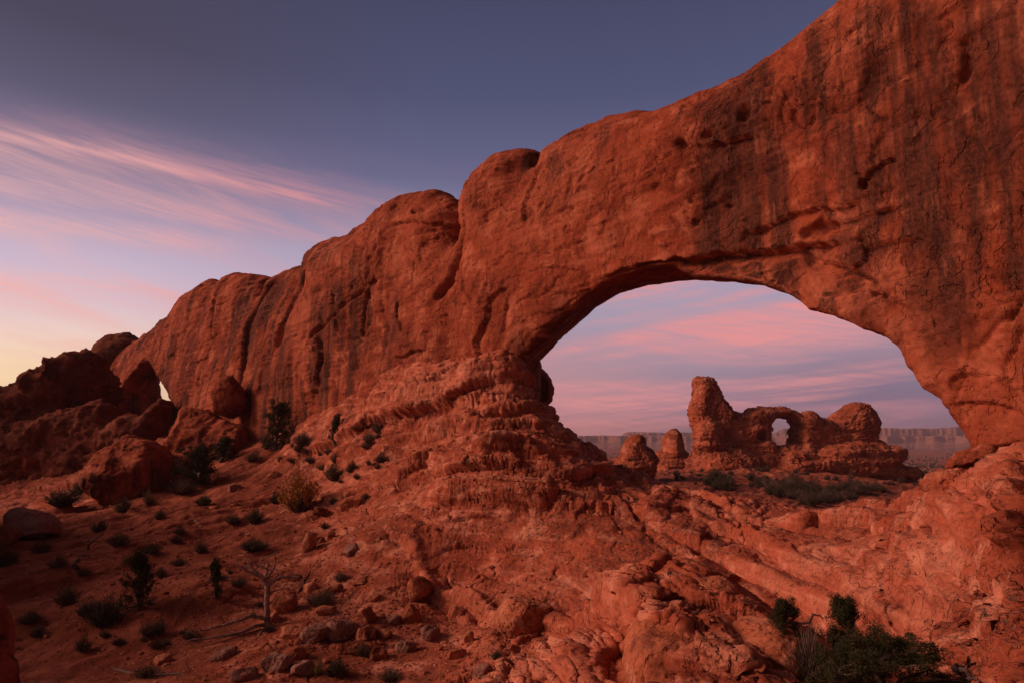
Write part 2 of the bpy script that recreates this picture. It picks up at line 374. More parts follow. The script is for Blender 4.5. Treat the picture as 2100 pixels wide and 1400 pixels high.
HF = [(1062, 1250), (1062, 900), (1062, 740), (1085, 722), (1130, 680), (1165, 640), (1205, 605), (1260, 575), (1330, 553), (1375, 549), (1420, 574),
      (1500, 583), (1560, 592), (1620, 612), (1660, 638), (1710, 650), (1760, 670), (1820, 692), (1852, 718), (1868, 752), (1900, 795),
      (1935, 815), (1955, 845), (1980, 880), (2002, 912), (2012, 1000), (2012, 1250)]
HB = [(1108, 1250), (1108, 900), (1108, 762), (1107, 742), (1140, 706), (1180, 672), (1222, 632), (1270, 602), (1330, 587), (1385, 578), (1430, 572),
      (1505, 575), (1566, 584), (1628, 602), (1668, 628), (1718, 640), (1768, 660), (1828, 682), (1862, 710), (1880, 745), (1910, 788),
      (1946, 808), (1968, 840), (1996, 878), (2018, 912), (2028, 1000), (2028, 1250)]
SF = [(236, 930), (238, 800), (262, 772), (285, 738), (297, 731), (312, 746), (326, 776), (342, 800), (353, 825), (356, 870), (350, 930)]
SB = [(341, 930), (340, 823), (337, 800), (333, 787), (333, 781), (336, 776), (342, 782), (352, 800), (366, 825), (366, 870), (366, 930)]
def fin_build():
    sa = [1.0]
    while sa[-1] < 128:
        s = sa[-1]; p = O2 + s * E; sa.append(s + max(.07, .0023 * math.hypot(*p)))
    sa = np.array(sa); za = np.arange(-7.0, 27.5, .08); ta = np.arange(-6.0, 5.0, .125)
    S, Z = np.meshgrid(sa, za, indexing='ij')
    ns, nz, nt = len(sa), len(za), len(ta)
    outer = [fin_sz(u, v, -1.3) for u, v in TOP]
    outer = [(outer[0][0] + 1.5, -14)] + outer + [(-8, outer[-1][1]), (-8, -14)]
    dO = poly_sd(outer, S, Z)
    # thickness: flares toward the foot, each dome bulges on its own
    low = np.stack([S.ravel() / 9, Z.ravel() / 11, S.ravel() * 0], 1)
    und = fbm(low, 3, .5, 3).reshape(S.shape)
    left = sstep(S, 56, 72)
    Tf = FT + .9 * und + left * np.clip((7 - Z) * .16, -.8, 2.2) + (1 - left) * .15 * sstep(Z, 14, 2)
    Tb = FT + .6 * und
    F = np.empty((ns, nt, nz), np.float32)
    holes = []
    for f, b in ((HF, HB), (SF, SB)):
        fa = np.array([fin_sz(u, v, -FT) for u, v in f]); ba = np.array([fin_sz(u, v, FT) for u, v in b])
        s0, s1 = min(fa[:, 0].min(), ba[:, 0].min()) - 3, max(fa[:, 0].max(), ba[:, 0].max()) + 3
        i0, i1 = np.searchsorted(sa, s0), np.searchsorted(sa, s1); holes.append((fa, ba, i0, i1))
    for j, t in enumerate(ta):
        dT = np.where(t < 0, Tf + t, Tb - t)
        f = round_and(dO, 4.5, dT, 2.9)
        w = np.clip((t + FT) / (2 * FT), -.2, 1.2)
        for hi, (fa, ba, i0, i1) in enumerate(holes):
            pl = fa * (1 - w) + ba * w
            h = -poly_sd(pl, S[i0:i1], Z[i0:i1])
            f[i0:i1] = smin(f[i0:i1], h, .55)
        F[:, j, :] = f
    # rounded mass behind the left foot of the arch
    c = fin_sz(1078, 806, 3.2)
    D = np.sqrt(((sa[:, None, None] - c[0]) / 1.55) ** 2 + ((ta[None, :, None] - 3.2) / 1.7) ** 2 + ((za[None, None, :] - c[1]) / 1.75) ** 2)
    F = np.maximum(F, ((1 - D) * 1.6).astype(np.float32))
    F[:, :, 0] = -1; F[0] = -1; F[-1] = -1
    V, Q = surface_nets(F, (sa, ta, za)); del F; Q = Q[:, ::-1]      # the wall frame is left-handed
    s, t, z = V[:, 0], V[:, 1], V[:, 2]
    P = fin_world(s, t, z); N = normals(P, Q)
    pt = np.stack([s, t, z], 1)
    sc = np.clip(np.hypot(P[:, 0], P[:, 1]) / 34, .8, 2.2)          # far rock keeps coarser relief
    a = .40 * fbm(pt / [8, 8, 10], 3, .45, 20)
    a += (.12 + .24 * sstep(s, 34, 60)) * fbm(pt / [1.7, 3, 14], 3, .5, 31)                        # flutes
    wz = z + .10 * s + 1.2 * fbm(pt / [12, 9, 9], 2, .5, 40)
    bed = fbm(np.stack([s / 16, t / 9, wz * .9], 1), 4, .6, 43)
    a += .09 * bed
    ff = .3 + .7 * sstep(np.abs(N[:, 0] * NRM[0] + N[:, 1] * NRM[1]), .3, .8)
    fl = fbm(pt / [6.2, 6, 6.5] + .3 * bed[:, None], 5, .5, 50)
    a += ff * .30 * (terr(fl, 3.0, .035) - fl * .7)
    fl2 = fbm(pt / [2.0, 3, 2.4], 4, .55, 57); a += ff * .10 * (terr(fl2, 3.0, .07) - fl2 * .5)
    a += .05 * fbm(pt / .9, 4, .6, 61)
    # named cracks, seams and pockets, drawn in the wall's own coordinates
    fr = (t < 0.5)
    cz = fbm(pt / [5, 5, 9], 4, .5, 81); a -= .20 * np.exp(-np.abs(cz) / .008) * sstep(fbm(pt / 8, 2, .5, 83), .0, .3)
    cz = fbm(pt / [7, 7, 3], 4, .5, 85); a -= .16 * np.exp(-np.abs(cz) / .008) * sstep(fbm(pt / 8, 2, .5, 87), .0, .3)
    wob = np.stack([fbm(pt / 1.1, 3, .5, 70), fbm(pt / 1.1, 3, .5, 75)], 1) * .22
    S2, Z2 = s + wob[:, 0], z + wob[:, 1]
    def crack(px, w, dep, step=0.0, fall=3.0, tt=-FT):
        nonlocal a
        L = np.array([fin_sz(u, v, tt) for u, v in px]); lo, hi = L[:, 0].min() - fall - 1, L[:, 0].max() + fall + 1
        m = fr & (s > lo) & (s < hi); d, sd_, al = line_d(L, S2[m], Z2[m]); e = np.clip(np.minimum(al, 1 - al) * 8, .15, 1)
        big = w >= .44
        w = max(w * .6, .085) if w < .5 else w * .5
        if step and not big:                         # an overlapping flake: the right or lower side is set back under a sharp lip
            du, dv = px[-1][0] - px[0][0], px[-1][1] - px[0][1]
            R_ = (1 if du > 0 else -1) if abs(du) > abs(dv) else (-1 if dv > 0 else 1)
            dd = d * sd_ * R_; D_ = min(.16 + .62 * abs(step), .75) * (.6 + .4 * sc[m].clip(0, 1.6))
            g = -D_ * e * np.exp(-np.maximum(dd, 0) / (fall * .6)) * sstep(dd, -.03, .07)
        else:
            g = -min(dep * .8, 3.2 * w) * e * np.exp(-(d / w) ** 2)
            if step: g = g + step * .5 * e * sd_ * np.exp(-d / (fall * .45)) * (1 - np.exp(-(d / (w * .6)) ** 2))
        a[m] += g
    crack([(937, 430), (932, 480), (924, 530), (912, 580), (890, 622)], .46, 1.0, .15, 2.0)
    crack([(534, 560), (512, 620), (503, 680), (498, 760), (505, 830)], .6, 1.3, .4, 3)
    crack([(625, 552), (604, 600), (592, 660), (575, 720)], .45, 1.0, .5, 3)
    crack([(1098, 318), (1082, 350), (1080, 400), (1086, 470)], .28, .5, .2, 2)
    crack([(430, 575), (425, 640), (432, 720)], .5, .5)
    crack([(1000, 600), (997, 650), (982, 680), (975, 700), (985, 735), (1000, 758)], .16, .8, -.40, 1.0)
    crack([(1048, 590), (1040, 625), (1030, 660), (1028, 682)], .10, .22, -.08, .8)
    crack([(1000, 612), (1022, 600), (1048, 590)], .13, .35, .15, 1)
    crack([(938, 560), (945, 590), (960, 612), (968, 625)], .14, .45, .15, 1)
    crack([(690, 600), (697, 650), (700, 690)], .3, .4)
    crack([(661, 690), (663, 735), (652, 775), (648, 810)], .26, .95, .3, 1.5)
    crack([(757, 590), (748, 640), (742, 700)], .2, .45); crack([(808, 615), (812, 650), (822, 680)], .2, .5)
    crack([(812, 735), (850, 720), (885, 716)], .16, .4, .2, 1); crack([(645, 700), (700, 640), (757, 585)], .2, .3)
    crack([(780, 455), (830, 448), (880, 448), (925, 455)], .22, .42, -.25, 1.6); crack([(822, 428), (850, 422)], .3, .45)
    crack([(820, 500), (850, 522), (880, 545)], .18, .4, .2, 1.4)
    # the lower slab of the span and the cracks above it
    crack([(1215, 580), (1300, 545), (1375, 530), (1406, 528), (1440, 520), (1500, 507), (1560, 500), (1620, 490), (1680, 487), (1745, 486)], .17, .85, -.95, 2.0)
    crack([(1612, 493), (1660, 512), (1700, 530), (1760, 546), (1800, 580), (1810, 600), (1790, 612)], .16, .7, -.7, 1.5)
    crack([(1745, 484), (1765, 500), (1765, 525), (1740, 538)], .13, .6, .25, .9)
    crack([(1770, 500), (1820, 490), (1900, 490)], .13, .5, -.18, 1)
    crack([(1800, 580), (1870, 635), (1930, 680), (1990, 740)], .12, .3, -.15, 1)
    crack([(1762, 365), (1775, 345), (1800, 325), (1830, 310)], .13, .55, .22, 1)
    crack([(1750, 350), (1768, 362), (1762, 385)], .10, .35); crack([(1500, 470), (1600, 440), (1700, 420), (1770, 395)], .35, .3, -.25, 2)
    crack([(1640, 470), (1700, 450), (1790, 430), (1870, 415)], .2, .3, -.2, 1.5)
    crack([(1620, 480), (1660, 460), (1700, 455)], .3, .45)
    crack([(1955, 830), (2000, 815), (2060, 822), (2100, 830)], .12, .4, -.2, .8); crack([(1950, 770), (1990, 765), (2030, 770)], .1, .3, .15, .8)
    crack([(1975, 905), (2030, 915), (2100, 905)], .12, .55, .2, .8)
    crack([(1970, 60), (1990, 120), (1965, 160)], .3, .4); crack([(1540, 260), (1480, 290), (1380, 290)], .25, .25, .25, 2)
    for (u, v, r, dp) in [(1516, 222, .42, .9), (1441, 267, .26, .8), (1392, 292, .34, .6), (1568, 199, .16, .4), (1421, 455, .2, .4), (1483, 412, .18, .35),
                          (1409, 408, .14, .3), (908, 664, .15, .2), (1120, 425, .3, .3)]:
        q = fin_sz(u, v, -FT); d = np.hypot(S2 - q[0], Z2 - q[1]); m = fr & (d < r * 3)
        a[m] -= dp * .55 * np.exp(-(d[m] / (r * .8)) ** 4)
    a *= 1 - .65 * sstep(-N[:, 2], .15, .6)
    P = P + N * a[:, None]; N = normals(P, Q); pt = np.stack([(P[:, :2] - O2) @ E, (P[:, :2] - O2) @ NRM, P[:, 2]], 1)
    f3 = fbm(pt / [1.1, 1.1, .8], 4, .55, 200); b = .07 * (terr(f3, 3, .06) - .4 * f3) * ff + .035 * fbm(pt / .45, 3, .6, 205)
    b += .05 * fbm(np.stack([pt[:, 0] / 6, pt[:, 1] / 3, (pt[:, 2] + .1 * pt[:, 0]) / .30], 1), 3, .6, 208) * sc
    P = P + N * b[:, None]
    print('fin verts', len(P))
    o = make_mesh('sandstone_arch', P, Q, M_WALL)
    tag(o, 'giant red sandstone wall with a wide arch at right and a small far window', 'rock arch')
    return o
fin_build()

# ------------------------------------------------------------------ ground: control points (u, v, distance, rock, ledge)
CP = [
 # contact with the foot of the wall
 (500, 905, 60, .3, .3), (560, 893, 57, .5, .5), (620, 868, 53, .9, .8), (700, 836, 48, 1, 1), (800, 790, 43.8, 1, 1), (900, 766, 40.2, 1, 1), (1000, 752, 37.6, 1, 1), (1060, 772, 36.4, 1, 1),
 (1095, 820, 36.2, 1, 1),
 # crest under the arch
 (1108, 866, 37.5, 1, .8), (1170, 905, 36.6, 1, .7), (1250, 960, 34.6, 1, .5), (1350, 1008, 32, 1, .4), (1500, 1034, 29.3, 1, .5), (1600, 1054, 27.6, 1, .6),
 (1700, 1064, 26, 1, .6), (1790, 1062, 24.6, 1, .7), (1825, 1058, 24, 1, .5), (1890, 1030, 23.4, 1, .5), (1940, 990, 22.6, 1, .6), (2050, 955, 21.4, 1, .6), (2150, 950, 20, 1, .6), (2400, 930, 17, 1, .5),
 # layered ledges below the wall
 (620, 900, 49.5, .9, .7), (720, 880, 44.5, 1, .9), (800, 856, 41, 1, 1), (900, 846, 37.8, 1, 1), (680, 940, 42, .8, .6), (780, 930, 38.5, 1, .7), (1000, 840, 35.2, 1, 1), (1060, 860, 34.4, 1, 1), (760, 980, 36, .9, .6), (860, 965, 34, 1, .8), (1000, 930, 29, 1, 1), (1100, 930, 29.8, 1, .9),
 (1150, 965, 27.8, 1, .7), (900, 1030, 27.2, 1, .7), (1000, 1010, 26.4, 1, .7), (1120, 1010, 25.7, 1, .5), (830, 1060, 28.5, 1, .4), (1250, 1030, 25.5, 1, .35), (1400, 1062, 25, 1, .45), (1550, 1090, 23, 1, .6),
 (1700, 1105, 21, 1, .6), (1850, 1090, 18, 1, .55), (1960, 1045, 20, 1, .5), (2090, 1040, 17, 1, .5),
 # rock dome and foreground
 (750, 1100, 26.5, .7, .2), (760, 1200, 23, .7, .2), (900, 1100, 25, 1, .2), (1050, 1090, 24.4, 1, .08), (1200, 1090, 23.2, 1, .05), (900, 1200, 23, 1, .2), (1050, 1200, 22, 1, .08), (1200, 1200, 20.4, 1, .08), (1300, 1120, 21.8, 1, .08),
 (1400, 1190, 13.6, 1, .2), (1500, 1150, 20.5, 1, .25), (1420, 1110, 22.5, 1, .3), (1560, 1190, 18.8, 1, .25), (1650, 1220, 17.2, 1, .3), (1700, 1180, 17.5, 1, .45), (1800, 1170, 15.4, 1, .55), (1900, 1180, 13, 1, .7), (2090, 1160, 10.4, 1, .7),
 (850, 1300, 20, .5, .2), (1000, 1300, 19.6, 1, .3), (1100, 1290, 18.6, 1, .25), (1250, 1290, 15, 1, .25), (1400, 1300, 10, 1, .3), (1560, 1290, 10.8, 1, .3), (1740, 1290, 14.6, 1, .3), (1850, 1310, 12.4, 1, .45), (2000, 1290, 9.6, 1, .7), (2150, 1280, 7.4, 1, .6),
 (700, 1390, 17, .3, .2), (900, 1390, 17, .5, .3), (1100, 1390, 14.6, 1, .5), (1300, 1390, 9.4, 1, .3), (1500, 1390, 8.2, 1, .3), (1700, 1390, 9.6, 1, .3), (1900, 1390, 10.5, 1, .4), (2100, 1390, 7.6, 1, .5),
 # sandy slope on the left
 (560, 930, 52, 0, 0), (460, 960, 50, 0, 0), (640, 980, 43, .4, .1), (520, 1040, 38, .15, 0), (400, 1040, 40, 0, 0), (300, 1050, 41, 0, 0), (660, 1100, 30, .45, .1), (500, 1130, 29, .25, 0), (350, 1130, 30, 0, 0), (200, 1110, 33, 0, 0), (80, 1110, 36, 0, 0),
 (620, 1210, 24.5, .45, .1), (450, 1210, 23, .25, 0), (300, 1220, 23, 0, 0), (120, 1220, 24, 0, 0), (0, 1220, 25, 0, 0), (560, 1310, 19.2, .5, .2), (400, 1320, 19.6, .3, .05), (200, 1320, 20, 0, 0), (40, 1330, 20, 0, 0), (500, 1390, 16.8, .5, .15), (250, 1390, 17.4, .3, .05), (0, 1390, 17.8, 0, 0),
 (380, 990, 50, .1, .1), (250, 1022, 48, .2, .1), (120, 1048, 47, .4, .2), (0, 1065, 45, .4, .2), (-150, 1100, 38, .2, 0), (-200, 1300, 20, .2, 0),
 (330, 945, 60, .6, .4), (200, 990, 60, .8, .4), (60, 1010, 60, .8, .4), (340, 880, 76, .8, .5), (345, 850, 95, .8, .4), (200, 920, 76, .9, .5), (60, 930, 78, .9, .5), (-100, 950, 78, .8, .4), (410, 880, 68, .8, .6), (450, 900, 64, .7, .5)]
XYZ = [  # free ground points: x, y, z, rock, ledge
 (0, 3, -2.2, 1, .2), (0, -4, -1.7, 1, .2), (-4, 3, -3.8, 1, .2), (5, 3, -2.2, 1, .2), (-9, 0, -4.5, .5, 0), (9, -1, -1.5, 1, .2), (0, -12, -2, 1, .2), (-5, 9, -5.0, .8, .2), (3, 6, -2.75, 1, .2),
 (-20, -12, -5, .5, 0), (20, -12, -1, 1, 0), (0, -50, -6, .5, 0), (-50, -20, -6, .5, 0), (50, -20, -4, .5, 0), (-70, 30, -5, .6, 0), (60, 20, -5, .6, 0),
 # beyond the arch
 (5, 44, -2.0, 1, .4), (10, 41, -3.4, 1, .4), (16, 36, -4.4, 1, .4), (20, 31, -4.2, 1, .4), (27, 30, -3, 1, .3), (2, 50, -4, .7, .2), (14, 48, -6, .5, .1), (24, 42, -6.5, .4, .1),
 (8, 62, -7.5, .2, 0), (25, 60, -8.2, .2, 0), (45, 55, -8.4, .2, 0), (20, 80, -8.2, .1, 0), (45, 80, -8.6, .1, 0), (5, 90, -8.0, .1, 0), (60, 100, -9.2, .1, 0), (35, 105, -7.8, .2, .1), (15, 110, -7.9, .2, 0),
 (40, 130, -6.6, .5, .4), (62, 135, -7.6, .5, .3), (80, 135, -9.5, .2, 0), (15, 140, -8.6, .2, 0), (45, 160, -8.5, .2, 0), (-20, 75, -6, .4, .1), (-30, 110, -6, .4, .1), (-60, 140, -6, .4, 0), (-90, 100, -4.5, .5, 0),
 (0, 250, -14, .2, 0), (120, 220, -15, .6, .1), (-150, 250, -8, .4, 0), (150, 120, -11, .4, 0), (300, 400, -22, .4, 0), (0, 600, -28, .2, 0), (-400, 500, -14, .2, 0), (800, 900, -34, .2, 0), (0, 1500, -40, .2, 0), (-1200, 1200, -25, .2, 0)]
LEDGES = [
 (.55, 1.2, [(700, 880), (760, 858), (820, 836), (900, 822), (966, 811), (1021, 802), (1064, 829)]),
 (.50, 1.0, [(720, 915), (780, 880), (850, 862), (920, 850), (1000, 845), (1060, 860), (1110, 880)]),
 (.50, 1.4, [(760, 965), (820, 927), (893, 902), (1021, 893), (1106, 896), (1186, 933), (1283, 970), (1400, 1012)]),
 (.50, 1.3, [(800, 1020), (835, 990), (869, 972), (930, 958), (997, 948), (1076, 938), (1149, 975)]),
 (.38, 1.8, [(800, 1050), (857, 1024), (930, 1030), (1003, 1032), (1033, 1040), (1112, 1026), (1161, 1000)]),
 (.40, 1.0, [(1198, 925), (1308, 985), (1430, 1034), (1551, 1079), (1673, 1098), (1760, 1100)]),
 (.35, .9, [(1250, 985), (1350, 1030), (1480, 1065), (1600, 1075), (1700, 1075)]),
 (.45, 1.1, [(1283, 1037), (1369, 1100), (1490, 1155), (1612, 1222), (1722, 1268), (1850, 1345)]),
 (.40, .9, [(1332, 1100), (1399, 1136), (1521, 1220), (1600, 1270)]),
 (.40, 1.0, [(1430, 1079), (1551, 1128), (1686, 1201), (1771, 1262), (1856, 1323), (1978, 1390)]),
 (.55, 1.1, [(1640, 1100), (1686, 1091), (1795, 1085), (1887, 1116), (1978, 1177), (2070, 1244), (2140, 1300)]),
 (.55, 1.0, [(1722, 1053), (1826, 1040), (1948, 1058), (2039, 1104), (2140, 1160)]),
 (.40, .8, [(1780, 1130), (1856, 1165), (1948, 1256), (2039, 1348), (2080, 1400)]),
 (.45, .8, [(1880, 1090), (1960, 1130), (2010, 1190), (2090, 1260)]),
 (.35, .7, [(1700, 1130), (1780, 1170), (1850, 1230), (1930, 1310)]),
 (.45, 1.0, [(900, 1225), (942, 1250), (1027, 1278), (1125, 1284), (1186, 1305), (1308, 1350), (1440, 1366)]),
 (.28, .9, [(815, 1100), (840, 1160), (870, 1210), (910, 1245), (950, 1290)]),
 (.35, .6, [(1180, 1240), (1230, 1275), (1300, 1300), (1345, 1290)]),
 (.40, .5, [(1330, 1385), (1450, 1375), (1530, 1385)])]
def lp(x, y):
    r = np.hypot(x, y); return np.stack([np.arctan2(x, y) * 1.0, np.log(r)], -1)
def ground_build():
    pts = [(*at(u, v, y), rk, ld) for u, v, y, rk, ld in CP] + XYZ
    A = np.array(pts); C = lp(A[:, 0], A[:, 1])
    def phi(d2): return .5 * d2 * np.log(np.maximum(d2, 1e-12))
    n = len(C); D2 = ((C[:, None] - C[None]) ** 2).sum(-1)
    K = np.zeros((n + 3, n + 3)); K[:n, :n] = phi(D2) + np.eye(n) * 2e-4
    K[:n, n] = 1; K[:n, n + 1:] = C; K[n:, :n] = K[:n, n:].T
    B = np.zeros((n + 3, 3)); B[:n] = A[:, 2:5]; Wt = np.linalg.solve(K, B)
    azs = np.concatenate([np.linspace(-180, -46, 60, endpoint=False), np.linspace(-46, 44, 1050, endpoint=False), np.linspace(44, 180, 60)])
    rs = [1.2]
    while rs[-1] < 16000:
        r = rs[-1]; rs.append(r * (1.03 if r < 4 else 1.0050 if r < 8 else 1.0026 if r < 46 else 1.0045 if r < 62 else 1.0065 if r < 190 else 1.05))
    rs = np.array(rs); azr = np.radians(azs)
    # coarse evaluation of the spline, then bilinear refinement
    la = np.radians(np.linspace(-180, 180, 361)); lr = np.log(np.geomspace(1.2, 17000, 420))
    GA, GR = np.meshgrid(la, lr, indexing='ij'); G = np.stack([GA.ravel(), np.minimum(GR.ravel(), math.log(2500))], 1)
    out = np.zeros((len(G), 3))
    for i in range(0, len(G), 20000):
        g = G[i:i + 20000]; d2 = ((g[:, None] - C[None]) ** 2).sum(-1)
        out[i:i + 20000] = phi(d2) @ Wt[:n] + Wt[n] + g @ Wt[n + 1:]
    out = out.reshape(len(la), len(lr), 3)
    AA, RR = np.meshgrid(azr, rs, indexing='ij')
    fa = (AA - la[0]) / (la[1] - la[0]); fr = (np.log(RR) - lr[0]) / (lr[1] - lr[0])
    ia = np.clip(fa.astype(int), 0, len(la) - 2); ir = np.clip(fr.astype(int), 0, len(lr) - 2); fa -= ia; fr -= ir; fa = fa[..., None]; fr = fr[..., None]
    H = (out[ia, ir] * (1 - fa) + out[ia + 1, ir] * fa) * (1 - fr) + (out[ia, ir + 1] * (1 - fa) + out[ia + 1, ir + 1] * fa) * fr
    X = RR * np.sin(AA); Y = RR * np.cos(AA); Z = H[..., 0].copy(); rock = np.clip(H[..., 1], 0, 1); led = np.clip(H[..., 2], 0, 1)
    far = sstep(RR, 150, 500); led = led * (1 - far)
    Z = Z * (1 - sstep(RR, 1500, 2500)) - 42 * sstep(RR, 1500, 2500)
    na, nr = X.shape
    P = np.stack([X, Y, Z], -1).reshape(-1, 3)
    i, j = np.meshgrid(np.arange(na - 1), np.arange(nr - 1), indexing='ij'); b = (i * nr + j).ravel()
    Q = np.stack([b, b + nr, b + nr + 1, b + 1], 1)[:, ::-1]
    R = RR.ravel(); rock = rock.ravel(); led = led.ravel(); m = R < 220
    Nn = normals(P, Q); 
    if Nn[:, 2].mean() < 0: Q = Q[:, ::-1]; Nn = -Nn
    p = P[m]; rk = rock[m]; ld = led[m]; r = R[m]; scl = np.clip(r / 30, .35, 3)
    steepn = 1 - np.clip(Nn[m][:, 2], 0, 1)
    wx = sstep(p[:, 0], -2, 6)
    q = p[:, 2] + (1 - wx) * .155 * (p[:, 1] - p[:, 0] - 39) - wx * .36 * (p[:, 0] - 3) + .7 * fbm(p / [6, 6, 3], 3, .5, 5)
    # bedding: one-dimensional random profile with hard edges
    prof = np.cumsum(RS.uniform(.3, 1.15, 120)); amp = RS.uniform(-1, 1, 121)
    def bedf(q, off=30, soft=.05):
        qq = (q + off) % prof[-1]; ix = np.searchsorted(prof, qq); ix = np.clip(ix, 0, 119)
        lo = np.where(ix > 0, prof[ix - 1], 0); th = prof[ix] - lo; f = (qq - lo) / th
        e = np.clip(f / .18, 0, 1)                     # undercut foot, rounded lip
        return amp[ix] * .6 + .5 * np.sqrt(np.clip(1 - (1 - e) ** 2, 0, 1)) - .22 * np.clip((f - .72) / .28, 0, 1) ** 2
    lat = .45 + .55 * sstep(fbm(p / [4.0, 4.0, 2.0], 3, .5, 13), -.35, .35)
    a = ld * lat * .95 * bedf(q)
    pat = sstep(fbm(p / 2.6, 3, .5, 19), -.15, .3)
    along = wx * (p[:, 1] - .10 * p[:, 0]) + (1 - wx) * (p[:, 1] - p[:, 0]) * .707; cross = wx * p[:, 0] * 1.0 + (1 - wx) * (p[:, 0] + p[:, 1]) * .707
    wp = .35 * fbm(p / 2.2, 3, .5, 91)
    smooth_ = sstep(fbm(p / 6.5, 2, .5, 101), -.22, .12)             # some beds weather smooth, others break up
    c3 = np.stack([along / 5.5, cross / 1.5, p[:, 2] / 1.2], 1) + wp[:, None]
    quiet = .12 + .88 * sstep(ld, .12, .3); cz = fbm(c3, 3, .5, 92); nl = 1 - .9 * sstep(ld, .45, .8); a -= quiet * nl * rk * smooth_ * .34 * np.exp(-np.abs(cz) / .013)
    bb = fbm(c3 * .62 + 9, 3, .45, 98); a += quiet * nl * rk * (.15 + .45 * smooth_) * (terr(bb, 3.0, .04) - .6 * bb)
    # blocky breaks
    bl = fbm(np.stack([p[:, 0] / 2.4, p[:, 1] / 2.4, q / .42], 1), 2, .5, 23); a += rk * (.05 + .30 * ld) * (.3 + .7 * np.maximum(smooth_, ld)) * (terr(bl, 3.0, .06) - .4 * bl)
    a += rk * .20 * fbm(p / 3.4, 3, .5, 33)
    # ledges and edges that can be told apart, each drawn on the ground as a line with a high (far) and a low side
    bu, bv, bd = project(p); vis = (p[:, 1] > 2) & (bd < 60); vi = np.nonzero(vis)[0]; lz = np.zeros(len(p))
    def gp(u, v):
        e = np.hypot(bu[vi] - u, bv[vi] - v); e2 = e + bd[vi] * .2; return p[vi[np.argmin(e2)], :2]
    wx1 = .28 * fbm(p / 1.7, 2, .4, 301) + .5 * fbm(p / 4, 2, .5, 303); wx2 = .28 * fbm(p / 1.7, 2, .4, 311) + .5 * fbm(p / 4, 2, .5, 313)
    for (h, fall, px) in LEDGES:
        L = np.array([gp(u, v) for u, v in px]); lo, hi = L.min(0) - fall * 2.5 - 1, L.max(0) + fall * 2.5 + 1
        mm = vis & (p[:, 0] > lo[0]) & (p[:, 0] < hi[0]) & (p[:, 1] > lo[1]) & (p[:, 1] < hi[1]); k_ = np.clip(np.median(L[:, 1]) / 26, .4, 1.1)
        d, sd_, al = line_d(L, p[mm, 0] + wx1[mm] * k_, p[mm, 1] + wx2[mm] * k_); dd = d * sd_; e = sstep(np.minimum(al, 1 - al), 0, .12)
        hv = h * (.62 if L[:, 0].mean() > 3 else 1.0) * e * (.55 + .9 * np.clip(.5 + fbm(p[mm] / 2.5, 2, .5, 320), 0, 1)); w_ = .11 * k_ + .02
        up_ = np.exp(-np.maximum(dd, 0) / fall) * (.85 + .15 * np.sin(np.clip(dd / (.5 * fall), 0, 1) * pi)); dn = -.55 * np.exp(-np.maximum(-dd, 0) / (fall * .55))
        lz[mm] += hv * (dn + (up_ - dn) * sstep(dd, -w_, w_ * 2))
    # sand: ripples, rills running downhill, lumps
    rill = fbm(np.stack([(p[:, 0] * .55 - p[:, 1] * .35) / 1.1, (p[:, 0] * .35 + p[:, 1] * .55) / 6.0, p[:, 2] * 0], 1), 4, .55, 44)
    a += (1 - rk) * (.34 * rill + .13 * fbm(p / 1.1, 4, .6, 47) + .30 * fbm(p / 5, 3, .5, 49)) * np.clip(scl * 1.2, .5, 1.6)
    far2 = sstep(r, 60, 90); a += far2 * .45 * fbm(p / 9, 4, .6, 90)
    near = sstep(r, 2.0, 6.0); a *= near
    P[m] = p + Nn[m] * a[:, None]; P[m, 2] += lz
    # spread the rows evenly over the relief, so steep faces get as many points as flat ones
    qf = np.zeros(len(P)); qf[m] = q + (P[m][:, 2] - p[:, 2])
    j0 = int(np.searchsorted(rs, 5.0)); j1 = int(np.searchsorted(rs, 62.0)); n_ = j1 - j0
    ch = np.concatenate([P, qf[:, None], rock[:, None], led.ravel()[:, None]], 1).reshape(na, nr, 6)[:, j0:j1]
    seg = np.linalg.norm(np.diff(ch[..., :3], axis=1), axis=2) / np.linalg.norm(ch[:, 1:, :3], axis=2)
    c_ = np.cumsum(np.pad(seg, ((16, 15), (0, 0)), mode='edge'), 0); seg = (c_[31:] - c_[:-31]) / 31; seg = np.concatenate([seg, seg[-1:]])[:na] if len(seg) < na else seg[:na]
    seg = seg + .25 * seg.mean(1, keepdims=True); cum = np.concatenate([np.zeros((na, 1)), np.cumsum(seg, 1)], 1); cum /= cum[:, -1:]
    tt = np.linspace(0, 1, n_); new = np.empty_like(ch); ar = np.arange(n_)
    for i_ in range(na):
        f_ = np.interp(tt, cum[i_], ar); a_ = np.minimum(f_.astype(int), n_ - 2); w2 = (f_ - a_)[:, None]; new[i_] = ch[i_, a_] * (1 - w2) + ch[i_, a_ + 1] * w2
    full = np.concatenate([P, qf[:, None], rock[:, None], led.ravel()[:, None]], 1).reshape(na, nr, 6); full[:, j0:j1] = new; full = full.reshape(-1, 6)
    P = full[:, :3].copy(); q = full[m, 3]; rock = full[:, 4].copy(); rk = rock[m]; ld = full[m, 5]
    p = P[m]; r = np.hypot(p[:, 0], p[:, 1]); scl = np.clip(r / 30, .35, 3); pat = sstep(fbm(p / 2.6, 3, .5, 19), -.15, .3)
    N1 = normals(P, Q)[m]
    q2 = q * 3.1 + .8 * fbm(p / 1.6, 3, .5, 17); ris = sstep(1 - np.abs(N1[:, 2]), .15, .6)
    a = (.12 + ld + .8 * ris) * rk * (.35 + .65 * pat) * .15 * bedf(q2, 11)
    q3 = q * 9 + 1.2 * fbm(p / 1.1, 3, .5, 18); a += (.25 + ld + ris) * rk * .035 * bedf(q3, 5)
